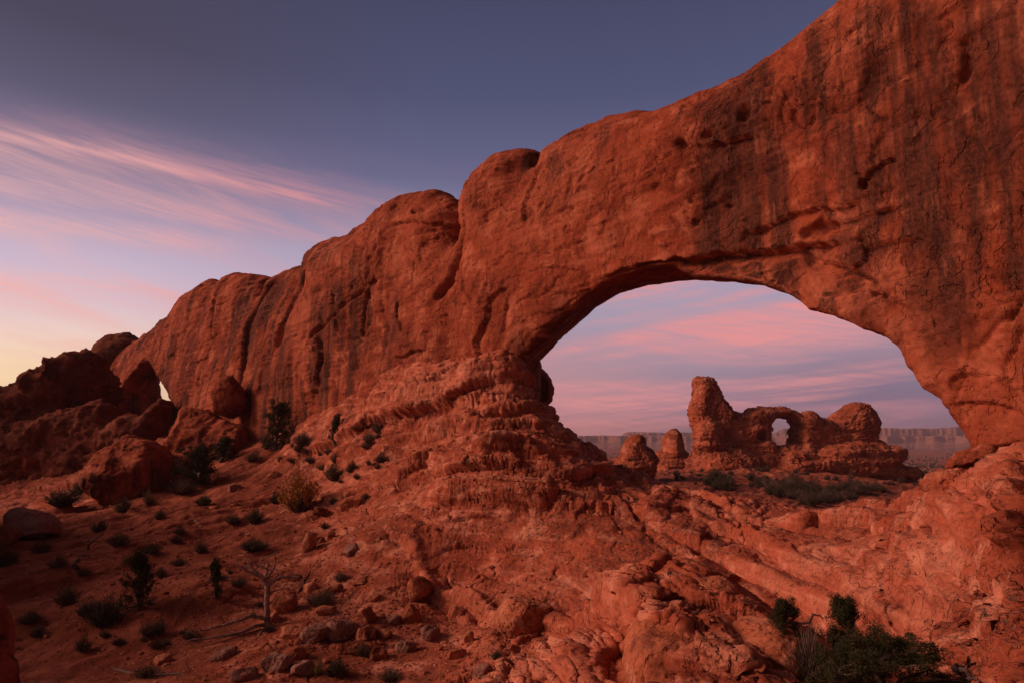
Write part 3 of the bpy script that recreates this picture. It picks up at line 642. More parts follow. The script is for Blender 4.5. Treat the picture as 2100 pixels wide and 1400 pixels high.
    cz = fbm(p / 2.2, 4, .5, 95); a -= rk * .20 * np.exp(-np.abs(cz) / .010) * sstep(fbm(p / 3, 2, .5, 96), .0, .25)
    cz = fbm(p / .9, 4, .5, 195); a -= rk * .07 * np.exp(-np.abs(cz) / .02) * sstep(fbm(p / 1.6, 2, .5, 196), -.1, .2)
    bl2 = fbm(p / [.8, .8, .45], 4, .55, 29); damp = 1 - .25 * ris; a += damp * rk * (.07 + .09 * ld) * np.clip(scl, .6, 1.2) * (terr(bl2, 2.6, .05) - .5 * bl2)
    bl3 = fbm(p / [.22, .22, .15], 3, .55, 129); a += damp * rk * .025 * sstep(-r, -26, -16) * (terr(bl3, 2.6, .08) - .4 * bl3)
    a += damp * rk * .09 * fbm(p / .8, 4, .62, 37) * np.clip(scl, .4, 1.5)
    a *= sstep(r, 2.0, 6.0); P[m] = p + N1 * a[:, None]
    mf = ~m; P[mf, 2] += sstep(R[mf], 220, 500) * 5.0 * fbm(P[mf] / 140, 4, .55, 60)
    o = make_mesh('ground', P, Q, M_GROUND, attrs={'rock': rock})
    tag(o, kind='structure'); o['label'] = 'red rock and sand ground'
    return P, R
GP, GR_ = ground_build()
GU, GV, GD = project(GP)
_m = (GP[:, 1] > 1) & (GU > -400) & (GU < 2500) & (GV > 700) & (GV < 1700)
GU, GV, GD, GPv = GU[_m], GV[_m], GD[_m], GP[_m]
def on_ground(u, v, ymin=0, ymax=1e9):
    """first ground point seen in the direction of photo pixel (u, v)"""
    m = (np.abs(GU - u) < 7) & (np.abs(GV - v) < 7) & (GPv[:, 1] > ymin) & (GPv[:, 1] < ymax)
    if not m.any(): return None
    idx = np.nonzero(m)[0]; d = GD[idx]; near = idx[d < d.min() * 1.06]
    q = near[np.argmin(np.hypot(GU[near] - u, GV[near] - v))]; return GPv[q].copy()

# ------------------------------------------------------------------ free-standing rocks traced at their own distance, with real thickness
def slab_rock(name, poly, y, T, mat, res, tplane=0.0, holes=(), rs=None, blobs=(), amps=(.5, .8, 1.1), extra=None, seed=0, ledges=.5, lean=None, label=None, cat='rock formation'):
    pl = [(at(u, v, y)[0], at(u, v, y)[2]) for u, v in poly]; pa = np.array(pl)
    xa = np.arange(pa[:, 0].min() - 1.5, pa[:, 0].max() + 1.5, res); za = np.arange(pa[:, 1].min() - .5, pa[:, 1].max() + 1.5, res)
    ya = np.arange(-T * 1.9 - 1, T * 1.9 + 1, res * 1.3)
    X, Z = np.meshgrid(xa, za, indexing='ij'); d = poly_sd(pl, X, Z)
    for h in [[(u0 + (u - u0) * 1.06, v0 + (v - v0) * 1.03) for u, v in h] for h in holes for u0, v0 in [(sum(q[0] for q in h) / len(h), sum(q[1] for q in h) / len(h))]]: d = smin(d, -poly_sd([(at(u, v, y)[0], at(u, v, y)[2]) for u, v in h], X, Z), res * 2)
    flat = np.stack([X.ravel() / (T * 2), Z.ravel() / (T * 1.6), X.ravel() * 0 + seed], 1)
    Tm = T * (1 + .30 * fbm(flat, 3, .5, seed).reshape(X.shape)) * (1 + .45 * sstep(-Z, -(pa[:, 1].min() + (pa[:, 1].max() - pa[:, 1].min()) * .45), -pa[:, 1].min()))
    rs = rs or T
    F = np.empty((len(xa), len(ya), len(za)), np.float32)
    for j, t in enumerate(ya): F[:, j, :] = round_and(d, rs, Tm - abs(t), T * .95)
    for (u, v, dt, rx, ry, rz) in blobs:
        c = at(u, v, y); D = np.sqrt(((xa[:, None, None] - c[0]) / rx) ** 2 + ((ya[None, :, None] - dt) / ry) ** 2 + ((za[None, None, :] - c[2]) / rz) ** 2)
        F = smax(F, ((1 - D) * min(rx, ry, rz)).astype(np.float32), res * 3)
    F[:, :, 0] = -1; F[0] = -1; F[-1] = -1; F[:, 0] = -1; F[:, -1] = -1
    V, Q = surface_nets(F, (xa, ya, za)); V[:, 1] += y; N = normals(V, Q); s = T / 4
    a1, a2, a3 = amps; p = V + seed * 3.7
    a = a1 * .55 * s * fbm(p / (3.6 * s), 4, .5, seed + 3)
    q = V[:, 2] + .8 * s * fbm(p / (4 * s), 3, .5, seed + 8)
    bed = terr(fbm(np.stack([p[:, 0] / (9 * s), p[:, 1] / (9 * s), q / (.9 * s)], 1), 3, .6, seed + 12), 3, .08)
    zr = (V[:, 2] - V[:, 2].min()) / np.ptp(V[:, 2])
    a += ledges * .9 * s * bed * (1 - .65 * sstep(zr, .35, .6))
    fl = fbm(p / (2.2 * s), 4, .5, seed + 21); a += a2 * .5 * s * (terr(fl, 3, .03) - .4 * fl)
    cz = fbm(p / np.array([2.0, 2.0, 4.0]) / s, 4, .5, seed + 25); a -= .45 * s * np.exp(-np.abs(cz) / .025) * sstep(fbm(p / (4 * s), 2, .5, seed + 27), -.1, .2)
    f4 = fbm(p / (.9 * s), 4, .55, seed + 33); a += a2 * .17 * s * (terr(f4, 3, .05) - .4 * f4)
    a += a3 * .12 * s * fbm(p / (.6 * s), 4, .6, seed + 31)
    if extra is not None: a += extra(V)
    V = V + N * a[:, None]
    o = make_mesh(name, V, Q, mat); tag(o, label, cat); return o
Z5 = lambda L: [(1100 + x / 2.1, 600 + yy / 2.1) for x, yy in L]
def pocket(u, v, y, r, dp):
    c = at(u, v, y)
    return lambda V: -dp * np.exp(-((V[:, 0] - c[0]) ** 2 + (V[:, 2] - c[2]) ** 2) ** 2 / r ** 4) * (V[:, 1] < y)
slab_rock('turret_rock', Z5([(640, 830), (655, 740), (678, 690), (690, 640), (672, 575), (661, 530), (668, 470), (680, 430), (682, 380), (700, 362), (740, 357), (754, 368), (770, 400),
          (790, 430), (800, 460), (825, 490), (842, 518), (856, 512), (885, 520), (915, 500), (980, 492), (1050, 492), (1100, 510), (1130, 524), (1160, 516), (1185, 532), (1203, 556), (1230, 540),
          (1250, 547), (1262, 556), (1280, 528), (1300, 505), (1340, 489), (1380, 487), (1415, 505), (1440, 535), (1457, 575), (1452, 600), (1442, 620), (1475, 638), (1492, 660), (1510, 690), (1532, 730),
          (1562, 770), (1600, 830)]), 140, 4.4, M_FAR, .16, rs=1.4,
          holes=[Z5([(992, 614), (996, 574), (1018, 549), (1050, 540), (1082, 546), (1106, 570), (1104, 600), (1104, 656), (1060, 660), (1036, 656), (1010, 660)])],
          blobs=[(1100 + 1370 / 2.1, 600 + 560 / 2.1, -1, 4.2, 4.6, 4.0), (1100 + 1160 / 2.1, 600 + 555 / 2.1, -1.5, 2.2, 3.2, 2.0), (1100 + 730 / 2.1, 600 + 640 / 2.1, -2.5, 3, 4, 5),
                 (1100 + 1350 / 2.1, 600 + 700 / 2.1, -5, 9, 5, 2.6), (1100 + 1200 / 2.1, 600 + 760 / 2.1, -7, 9, 5, 2.0), (1100 + 800 / 2.1, 600 + 740 / 2.1, -5, 6, 4, 3.2), (1100 + 1065 / 2.1, 600 + 722 / 2.1, -6, 2.2, 2.2, 1.8), (1100 + 1450 / 2.1, 600 + 770 / 2.1, -5, 7, 4, 1.6)],
          extra=pocket(1100 + 941 / 2.1, 600 + 615 / 2.1, 140, .9, 3.0), seed=2, ledges=.8, amps=(.3, 1.5, 1.3),
          label='red sandstone formation with leaning tower and small arch, framed inside the big arch')
slab_rock('rock_butte', Z5([(265, 790), (275, 712), (330, 722), (362, 712), (366, 680), (385, 640), (392, 628), (412, 616), (440, 607), (458, 622), (472, 662), (498, 682), (516, 712), (512, 760), (500, 790)]),
          115, 2.8, M_FAR, .15, rs=1.8, seed=7, ledges=1.0, amps=(1, 1.3, 1.3), label='small jagged red butte with stepped layers, left of the tower formation')
slab_rock('rock_dome', Z5([(500, 790), (515, 690), (544, 672), (541, 630), (552, 604), (575, 590), (602, 588), (624, 605), (631, 640), (634, 672), (655, 700), (675, 740), (690, 790)]),
          165, 4.0, M_FAR, .2, rs=3.2, seed=9, ledges=.9, amps=(.6, .5, .8), label='smooth rounded sandstone thumb on a layered base, just left of the leaning tower')
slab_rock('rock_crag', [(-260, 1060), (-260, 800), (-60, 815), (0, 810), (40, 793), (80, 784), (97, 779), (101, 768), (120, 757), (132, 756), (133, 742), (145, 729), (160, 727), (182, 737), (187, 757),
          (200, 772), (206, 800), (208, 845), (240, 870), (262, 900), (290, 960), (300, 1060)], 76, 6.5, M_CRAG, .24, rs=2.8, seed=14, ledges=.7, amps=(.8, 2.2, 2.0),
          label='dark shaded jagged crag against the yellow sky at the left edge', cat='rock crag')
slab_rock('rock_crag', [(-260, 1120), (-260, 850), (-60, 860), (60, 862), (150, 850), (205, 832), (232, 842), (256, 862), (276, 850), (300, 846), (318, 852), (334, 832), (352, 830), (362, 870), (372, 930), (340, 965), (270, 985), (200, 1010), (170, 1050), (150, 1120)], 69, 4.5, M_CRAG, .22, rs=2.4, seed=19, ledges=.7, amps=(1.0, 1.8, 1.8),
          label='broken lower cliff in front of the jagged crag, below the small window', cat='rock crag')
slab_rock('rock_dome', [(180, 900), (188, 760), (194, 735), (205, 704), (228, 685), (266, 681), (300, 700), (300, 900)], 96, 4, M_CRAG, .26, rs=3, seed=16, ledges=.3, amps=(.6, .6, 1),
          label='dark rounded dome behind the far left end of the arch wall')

# ------------------------------------------------------------------ boulders
def blob_rock(name, c, radii, mat, res, label, rotz=0.0, tilt=(0, 0), seed=0, sharp=3.0, a=(1, 1, 1), cat='boulder', parts=(), group=None, box=2.3):
    """one boulder: super-ellipsoid with broken faces"""
    R = max(radii); ex = np.arange(-R * 1.35, R * 1.35 + res, res)
    X, Y, Z = np.meshgrid(ex, ex, ex, indexing='ij')
    cr, sr = math.cos(-rotz), math.sin(-rotz); x = X * cr - Y * sr; y = X * sr + Y * cr
    ct, st_ = math.cos(-tilt[0]), math.sin(-tilt[0]); x, z = x * ct + Z * st_, -x * st_ + Z * ct
    ct, st_ = math.cos(-tilt[1]), math.sin(-tilt[1]); y, z = y * ct - z * st_, y * st_ + z * ct
    d = (np.abs(x / radii[0]) ** box + np.abs(y / radii[1]) ** box + np.abs(z / radii[2]) ** box) ** (1 / box)
    F = (1 - d) * min(radii)
    for (dx, dy, dz, rx, ry, rz) in parts:
        D = np.sqrt(((X - dx) / rx) ** 2 + ((Y - dy) / ry) ** 2 + ((Z - dz) / rz) ** 2); F = smax(F, (1 - D) * min(rx, ry, rz), .12 * R)
    rr = np.random.RandomState(seed + 100)
    for _ in range(10 if sharp > 2 else 2):
        n = rr.normal(size=3); n /= np.linalg.norm(n); off = min(radii) * rr.uniform(.62, .95) + (R - min(radii)) * abs(n[int(np.argmax(radii))]) * .7
        F = smin(F, off - (X * n[0] + Y * n[1] + Z * n[2]), .03 * R)
    V, Q = surface_nets(F.astype(np.float32), (ex, ex, ex)); N = normals(V, Q); p = V / R + seed * 5.3
    dsp = a[0] * .07 * R * fbm(p * 1.4, 3, .5, seed) 
    fl = fbm(p * 2.2, 4, .5, seed + 5); dsp = dsp + a[1] * .10 * R * (terr(fl, 3, .03) - .4 * fl)
    dsp = dsp + a[2] * .035 * R * fbm(p * 6, 4, .62, seed + 9)
    V = V + N * dsp[:, None]
    o = make_mesh(name, V, Q, mat); o.location = tuple(c); tag(o, label, cat, group); return o
def boulder_px(u, v, y, w, h, label, dpt=None, mat=None, seed=0, name='boulder', **kw):
    """boulder centred on photo pixel (u, v) at distance y, w x h photo pixels across"""
    if y is None:
        y = on_ground(u, v + h * .3)[1]
    c = at(u, v, y); s = y / FPX; rx, rz = w * s / 2, h * s / 2; ry = dpt or (rx + rz) / 2
    R = max(rx, ry, rz); res = max(R / 34, y * .0013)
    return blob_rock(name, c, (rx, ry, rz), mat or M_BOULDER, res, label, seed=seed, **kw)
boulder_px(474, 812, 57.5, 78, 86, 'round-topped balanced boulder leaning on the foot of the wall', seed=1, tilt=(.2, 0), mat=M_WALL)
boulder_px(425, 898, 56, 210, 92, 'long sloping red slab below the balanced boulder', seed=2, tilt=(.32, 0), dpt=3.2, mat=M_WALL, box=2.8)
boulder_px(258, 972, 48.5, 180, 150, 'largest rounded boulder at left of the slope, orange with steep face', seed=3, tilt=(.35, .1), mat=M_WALL, dpt=3)
boulder_px(368, 968, 50, 116, 104, 'rounded boulder right beside the largest boulder, under a dark bush', seed=4, mat=M_WALL)
boulder_px(280, 985, None, 44, 50, 'small round boulder leaning against the largest boulder', seed=5, mat=M_WALL)
boulder_px(62, 1075, 36, 110, 62, 'pale grey slab lying at the left edge of the slope', seed=6, tilt=(.35, 0), mat=M_GREYROCK, box=2.6, dpt=1.2)
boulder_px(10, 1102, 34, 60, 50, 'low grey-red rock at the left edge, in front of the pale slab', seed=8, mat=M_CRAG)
boulder_px(635, 1112, None, 26, 52, 'pointed upright orange rock standing on the slope', seed=9, tilt=(.2, 0), box=2)
boulder_px(580, 1236, None, 56, 48, 'round red boulder behind the dead tree', seed=10, sharp=1, a=(.7, .4, 1))
boulder_px(563, 1264, None, 24, 26, 'small red stone at the foot of the dead tree', seed=12)
boulder_px(1458, 1236, 11.6, 120, 100, 'smooth pale rounded knob beside the left crevice in the foreground', seed=21, sharp=1, a=(1, .5, .8), dpt=.5)
boulder_px(1385, 1205, 12.1, 75, 62, 'pale nose of rock just left of the smooth knob', seed=22, sharp=1, tilt=(-.3, 0), a=(1, .8, .8))
boulder_px(1545, 1385, 9.8, 240, 190, 'big pale rounded slab left of the bottom right junipers', seed=23, sharp=1, tilt=(-.45, .2), a=(1, .7, .8), dpt=.8)
boulder_px(1400, 1370, 9.7, 230, 170, 'broad pale slab below the smooth knob, split from its neighbour by a crack', seed=24, sharp=1, tilt=(.1, .3), a=(1, .8, .8), dpt=.8)
boulder_px(1065, 1265, None, 130, 95, 'angular pale rock with broken lower edge at bottom centre', seed=25, tilt=(-.3, .2), a=(1, 1.3, 1), dpt=.5)
boulder_px(858, 1208, None, 48, 56, 'single rounded boulder at the left foot of the rock dome', seed=26)
boulder_px(1965, 1003, 21.2, 165, 92, 'rounded red ledge below the right foot of the arch', seed=31, tilt=(.08, 0), a=(1.2, 1.3, 1), box=2.8, mat=M_LEDGE, dpt=1.3)
boulder_px(1985, 1062, 19.6, 330, 66, 'flat red ledge sticking out under the rounded ledge at right', seed=32, tilt=(.10, 0), a=(1.2, 1.4, 1), box=3.2, mat=M_LEDGE, dpt=1.4)
boulder_px(2040, 945, 21.6, 205, 58, 'flat topped ledge directly under the right foot of the arch', seed=33, a=(1, 1.5, 1), box=3.4, mat=M_LEDGE, dpt=1.5)
boulder_px(2075, 1000, 19.6, 120, 90, 'square red block right of the rounded ledge, cut by the right edge', seed=35, a=(1, 1.5, 1), box=3.4, mat=M_LEDGE, dpt=1.0)
boulder_px(1130, 882, 36.9, 80, 30, 'thin dark ledge jutting out at the left foot of the opening', seed=34, tilt=(.35, 0), box=2.5, mat=M_LEDGE, dpt=1)
slab_rock('shade_blocker_wall', [(-1150, 1150), (-1150, 600), (-1000, 480), (-740, 430), (-560, 470), (-430, 620), (-380, 1150)], 69, 10, M_CRAG, .5, rs=6, seed=41,  # added out of view to keep the sun off the crag
          label='unseen dark wall added beyond the left edge of the view to shade the crag', cat='shade blocker')
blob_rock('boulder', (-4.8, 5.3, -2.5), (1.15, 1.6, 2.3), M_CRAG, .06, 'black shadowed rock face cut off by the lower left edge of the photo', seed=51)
blob_rock('shade_blocker_outcrop', (-41, 20, -2), (8, 20, 10.5), M_CRAG, .5, 'unseen outcrop added left of the view to shade the lower left slope', seed=52, cat='rock outcrop')  # added unseen, sized so its shadow falls over the lower left slope

# ------------------------------------------------------------------ plants
def tube(pts, rad, seg=6, seed=0, gnarl=.0):
    pts = np.asarray(pts, float); n = len(pts); rad = np.asarray(rad, float)
    if n < 2: return np.zeros((0, 3)), np.zeros((0, 4), int)
    T = np.gradient(pts, axis=0); T /= np.linalg.norm(T, axis=1)[:, None] + 1e-9
    up = np.array([.13, .27, .95]); A = np.cross(T, up); A /= np.linalg.norm(A, axis=1)[:, None] + 1e-9; B = np.cross(T, A)
    th = np.arange(seg) * 2 * pi / seg; rr = np.random.RandomState(seed)
    g = 1 + gnarl * rr.uniform(-1, 1, (n, seg))
    V = pts[:, None] + (A[:, None] * np.cos(th)[None, :, None] + B[:, None] * np.sin(th)[None, :, None]) * (rad[:, None] * g)[..., None]
    i, j = np.meshgrid(np.arange(n - 1), np.arange(seg), indexing='ij'); b = (i * seg + j).ravel(); c = (i * seg + (j + 1) % seg).ravel()
    return V.reshape(-1, 3), np.stack([b, c, c + seg, b + seg], 1)
def wander(p0, p1, n, amp, rr):
    t = np.linspace(0, 1, n)[:, None]; p = np.asarray(p0) * (1 - t) + np.asarray(p1) * t
    w = np.cumsum(rr.normal(size=(n, 3)), 0); w -= w[0] * (1 - t) + w[-1] * t
    return p + w * amp * np.linalg.norm(np.asarray(p1) - np.asarray(p0)) / n ** .5
def join(ms):
    V, Q, o = [], [], 0
    for v, q in ms: V.append(v); Q.append(q + o); o += len(v)
    return np.concatenate(V), np.concatenate(Q)
def leaves(cen, size, rr, aspect=1.0, upb=0.0):
    n = len(cen); a = rr.normal(size=(n, 3)); a[:, 2] += upb; a /= np.linalg.norm(a, axis=1)[:, None]
    b = np.cross(a, rr.normal(size=(n, 3))); b /= np.linalg.norm(b, axis=1)[:, None]
    s = (size * rr.uniform(.6, 1.4, n))[:, None]
    V = np.stack([cen - b * s * .5 * aspect, cen + a * s * .2 + b * 0, cen + b * s * .5 * aspect, cen + a * s], 1)
    V[:, 1] = cen - a * s * .4
    return V.reshape(-1, 3), np.arange(n * 4).reshape(-1, 4)
def plant_empty(name, loc=(0, 0, 0)):
    o = bpy.data.objects.new(name, None); o.empty_display_size = .3; COL.objects.link(o); o.location = loc; return o
def juniper_proto(seed, h=2.0, w=1.3, cone=.6, dens=1.0, name='juniper', ls=.026, nc=26):
    rr = np.random.RandomState(seed); root = plant_empty(name); ms = []
    tr = wander((0, 0, -.15 * h), (rr.uniform(-.08, .08) * h, rr.uniform(-.08, .08) * h, h * .86), 10, .10, rr); ms.append(tube(tr, np.linspace(.055, .012, 10) * h, 7, seed, .25))
    cl = []
    for i in range(nc):
        f = rr.uniform(.06, .95); zz = f * h; R = w * .5 * ((1 - f) ** cone) * rr.uniform(.55, 1.15) * (.55 + .45 * min(1, f / .18))
        an = rr.uniform(0, 2 * pi); base = tr[min(9, int(f * .8 * 9) + 1)]
        end = np.array([math.cos(an) * R, math.sin(an) * R, zz + .06 * h])
        br = wander(base, end, 6, .12, rr); ms.append(tube(br, np.linspace(.018, .005, 6) * h, 5, seed + i, .2))
        for q in range(4): cl.append(br[2 + q] + rr.normal(size=3) * .03 * h)
    for i in range(14): cl.append(np.array([rr.normal() * .06 * w, rr.normal() * .06 * w, h * rr.uniform(.72, 1.0)]))
    V, Q = join(ms); make_mesh('trunk', V, Q, M_BARK, root)
    L = []
    for c in cl:
        n = int(70 * dens * rr.uniform(.4, 1.3)); r = .075 * h * rr.uniform(.6, 1.25)
        d = rr.normal(size=(n, 3)); d /= np.linalg.norm(d, axis=1)[:, None]; d *= (rr.uniform(0, 1, n) ** .45)[:, None] * r; d[:, 2] *= 1.25
        L.append(c + d)
    V, Q = leaves(np.concatenate(L), ls * h, rr, .55, .8); make_mesh('crown', V, Q, M_JUN, root, smooth=False)
    return root
def shrub_proto(seed, h=.6, w=1.0, stems=170, leafn=1400, mat=None, lsize=.03, name='sagebrush', fol='foliage', stemn='stems', lt=.35):
    rr = np.random.RandomState(seed); root = plant_empty(name); ms = []; C = []
    lob = rr.uniform(.7, 1.15, 7)
    for i in range(stems):
        an = rr.uniform(0, 2 * pi); f = rr.uniform(0, 1) ** .6; lb = lob[int(an / (2 * pi) * 7) % 7]
        end = np.array([math.cos(an) * f * w * .5 * lb, math.sin(an) * f * w * .5 * lb, h * (1 - .55 * f * f) * rr.uniform(.6, 1.05) * lb])
        p = wander((math.cos(an) * .06 * w, math.sin(an) * .06 * w, -.06), end, 5, .13, rr)
        ms.append(tube(p, np.linspace(.011, .0035, 5) * (h + w) * .6, 3, i)); t = rr.uniform(lt, 1, max(1, leafn // stems))
        idx = t * 4; a = np.floor(idx).astype(int).clip(0, 3); fr = (idx - a)[:, None]; C.append(p[a] * (1 - fr) + p[a + 1] * fr + rr.normal(size=(len(t), 3)) * .02 * w)
    V, Q = join(ms); make_mesh(stemn, V, Q, M_TWIG, root)
    if mat:
        V, Q = leaves(np.concatenate(C), lsize, rr, .5, .9); make_mesh(fol, V, Q, mat, root, smooth=False)
    return root
USED = set()
def place(proto, loc, label, cat, scale=1.0, rz=0.0, group=None, sz=None, tilt=(0, 0)):
    if proto.name in USED:
        o = proto.copy(); COL.objects.link(o)
        for ch in proto.children:
            c = ch.copy(); COL.objects.link(c); c.parent = o
    else: o = proto; USED.add(proto.name)
    o.location = tuple(loc); o.rotation_euler = (tilt[0], tilt[1], rz); o.scale = (scale, scale, scale * (sz or 1)); tag(o, label, cat, group)
    if not group and 'group' in o: del o['group']
    return o
JP = [juniper_proto(301, 2, 1.5, .55), juniper_proto(302, 2, 1.9, .4, 1.2), juniper_proto(303, 2, 1.2, .7, .9)]
JN = [juniper_proto(304, 2, 1.7, .45, 3.2, ls=.015, nc=40), juniper_proto(306, 2, 2.2, .35, 3.4, ls=.015, nc=50)]
SG = [shrub_proto(311, .55, 1.0, mat=M_SAGE), shrub_proto(312, .5, 1.15, mat=M_SAGE), shrub_proto(313, .7, .9, mat=M_SAGE)]
DK = [shrub_proto(321, .75, 1.0, mat=M_JUN, leafn=2400, name='dark_shrub', lsize=.035), shrub_proto(322, .85, 1.2, mat=M_JUN, leafn=2600, name='dark_shrub', lsize=.035)]
TW = [shrub_proto(331, .6, 1.1, stems=330, mat=None, name='bare_shrub'), shrub_proto(332, .7, 1.0, stems=300, mat=None, name='bare_shrub')]
GO = shrub_proto(341, 1.25, 1.3, stems=110, leafn=3000, mat=M_GOLD, lsize=.05, name='autumn_shrub', lt=.5)
YL = shrub_proto(351, .7, .7, stems=80, leafn=700, mat=M_YEL, lsize=.035, name='yellow_shrub')
def plant(kind, i, u, v, wpx, label, cat, hfac=1.0, **kw):
    """u, v = photo pixel where it stands, wpx = its width in photo pixels"""
    p = on_ground(u, v)
    if p is None: print('no ground at', u, v, label); return
    pr = kind[i % len(kind)] if isinstance(kind, list) else kind
    bw = {'juniper': 1.5, 'sagebrush': 1.05, 'dark_shrub': 1.15, 'bare_shrub': 1.1, 'autumn_shrub': 1.35, 'yellow_shrub': .75}[pr.name.split('.')[0]]
    sc = wpx * p[1] / FPX / bw
    return place(pr, p, label, cat, sc, (u * 7.13 + v) % 6.28, sz=hfac, **kw)
J, S_, D_ = 'juniper', 'sagebrush', 'shrub'
PL = [
 (JP, 0, 280, 1250, 88, 'dark pointed juniper bush standing alone in the lower left of the slope', J, 1.0),
 (JP, 2, 437, 1232, 52, 'narrow juniper between the pointed juniper and the dead tree', J, 1.15),
 (JP, 1, 568, 918, 62, 'tall juniper tree against the foot of the wall, upper end of the slope', J, 1.15),
 (JP, 2, 687, 908, 42, 'small juniper on the ledges below the wall, right of the tall juniper', J, 1.0),
 (JP, 1, 410, 992, 92, 'large dark bushy juniper in front of the boulders', J, .62),
 (JP, 0, 458, 945, 66, 'dark juniper bush right beside the sloping slab', J, .6),
 (DK, 0, 210, 1280, 95, 'low black-green bush at the left foot of the pointed juniper', D_, .9),
 (TW, 0, 180, 1262, 60, 'grey leafless brush left of the low black-green bush', D_, 1.0),
 (SG, 0, 85, 1130, 56, 'round sagebrush at far left on the sandy slope', S_, 1.0),
 (SG, 1, 118, 1163, 54, 'dark sagebrush just below the far left round one', S_, 1.0),
 (SG, 2, 203, 1092, 48, 'sagebrush above the fallen black branch', S_, .9),
 (SG, 0, 243, 1118, 62, 'wide sagebrush right of the fallen black branch', S_, .9),
 (SG, 1, 310, 1132, 48, 'grey sagebrush in the middle of the sandy slope', S_, .9),
 (SG, 2, 326, 1064, 34, 'small sagebrush on the upper slope, left of the white twig', S_, .9),
 (SG, 0, 367, 1094, 38, 'sagebrush directly below the white twig', S_, .8),
 (TW, 1, 413, 1134, 34, 'little grey leafless shrub on the open slope', D_, 1.1),
 (SG, 1, 173, 1178, 32, 'small pale sagebrush on the bare sand patch', S_, 1.0),
 (SG, 2, 138, 1240, 68, 'broad sagebrush at the bottom of the bare sand patch', S_, .9),
 (SG, 0, 330, 1182, 34, 'pale sagebrush just above the pointed juniper', S_, 1.2),
 (SG, 1, 367, 1158, 40, 'sagebrush up the slope from the narrow juniper', S_, .9),
 (SG, 2, 252, 1050, 54, 'sagebrush at the foot of the largest boulder', S_, .9),
 (DK, 1, 418, 1036, 42, 'compact dark green shrub below the large bushy juniper', D_, .9),
 (DK, 0, 522, 1072, 52, 'dark green shrub in the centre of the upper slope', D_, .9),
 (SG, 0, 478, 1072, 42, 'sagebrush touching the dark green shrub of the upper slope', S_, .9),
 (DK, 1, 520, 1128, 76, 'low spreading green brown shrub on the middle slope', D_, .5),
 (TW, 0, 388, 1310, 36, 'dry grey shrub at the tip of the dead branches', D_, 1.0),
 (DK, 0, 684, 985, 54, 'dark shrub on the slope edge beside the rock ledges', D_, 1.0),
 (DK, 1, 566, 1032, 36, 'green shrub at the left foot of the golden bush', D_, 1.1),
 (GO, 0, 616, 1048, 92, 'golden orange autumn bush on the slope', 'bush', 1.0),
 (YL, 0, 306, 1032, 38, 'yellow-green shrub below the boulders', D_, .9),
 (DK, 0, 243, 1012, 50, 'dark shrub in front of the largest boulder', D_, .7),
 (TW, 1, 286, 1012, 52, 'purple-grey leafless brush between the two round boulders', D_, .9),
 (TW, 0, 375, 1012, 66, 'purple-grey leafless brush left of the large bushy juniper', D_, .9),
 (DK, 1, 128, 1036, 90, 'wide dark thicket below the shaded crag', D_, .7),
 (DK, 0, 160, 1016, 44, 'taller dark shrub at the right end of the dark thicket', D_, 1.1),
 (DK, 1, 20, 940, 44, 'dark shrub on the shaded crag side at the left edge', D_, 1.8),
 (DK, 0, 10, 1160, 60, 'black shrub at the left edge beside the black rock', D_, 1.0),
 (TW, 1, 622, 912, 52, 'leafless brush between the tall juniper and the small one', D_, .9),
 (SG, 1, 518, 945, 44, 'pale sagebrush left of the tall juniper', S_, 1.1),
 (SG, 2, 548, 915, 36, 'sagebrush pressed against the wall foot', S_, 1.2),
 (DK, 0, 750, 1022, 24, 'tiny green shrub on the ledge above the rock dome', D_, .8),
 (DK, 1, 690, 1385, 60, 'dark green shrub at the bottom edge among broken slabs', D_, 1.0),
 (YL, 0, 652, 1382, 34, 'small yellow shrub at the bottom edge', D_, 1.1),
 (DK, 0, 1012, 1345, 34, 'small green shrub under the broken rocks at bottom centre', D_, .8),
 (SG, 0, 700, 1190, 46, 'faded sagebrush right of the dead tree', S_, .8),
 (TW, 0, 655, 1240, 70, 'dry tangled brush around the round red boulder', D_, .8),
 (TW, 1, 800, 1395, 60, 'dry twigs at the bottom edge below the slabs', D_, .7),
 (SG, 2, 745, 1345, 44, 'dusty sagebrush among the broken slabs', S_, .8),
 (SG, 0, 300, 1385, 70, 'low dark brush at the lower left bottom edge', S_, .6),
 (SG, 1, 60, 1275, 60, 'dark sagebrush near the lower left corner', S_, .8),
]
for kd, i, u, v, w_, lb, ct, hf in PL: plant(kd, i, u, v, w_, lb, ct, hf)
plant(JN, 0, 1618, 1345, 84, 'left of the two foreground junipers, round topped, beside the pale slab', J, .95)
plant(JN, 0, 1745, 1380, 96, 'tall pointed foreground juniper at bottom right', J, 1.12)
plant(JN, 1, 1830, 1455, 190, 'wide low dark juniper filling the bottom edge at right', J, .55)
plant(JN, 1, 1735, 1460, 110, 'dark juniper branches low between the foreground junipers', J, .8)
plant(TW, 1, 1668, 1400, 130, 'bundle of dry grey stalks between the foreground junipers', D_, 1.3)
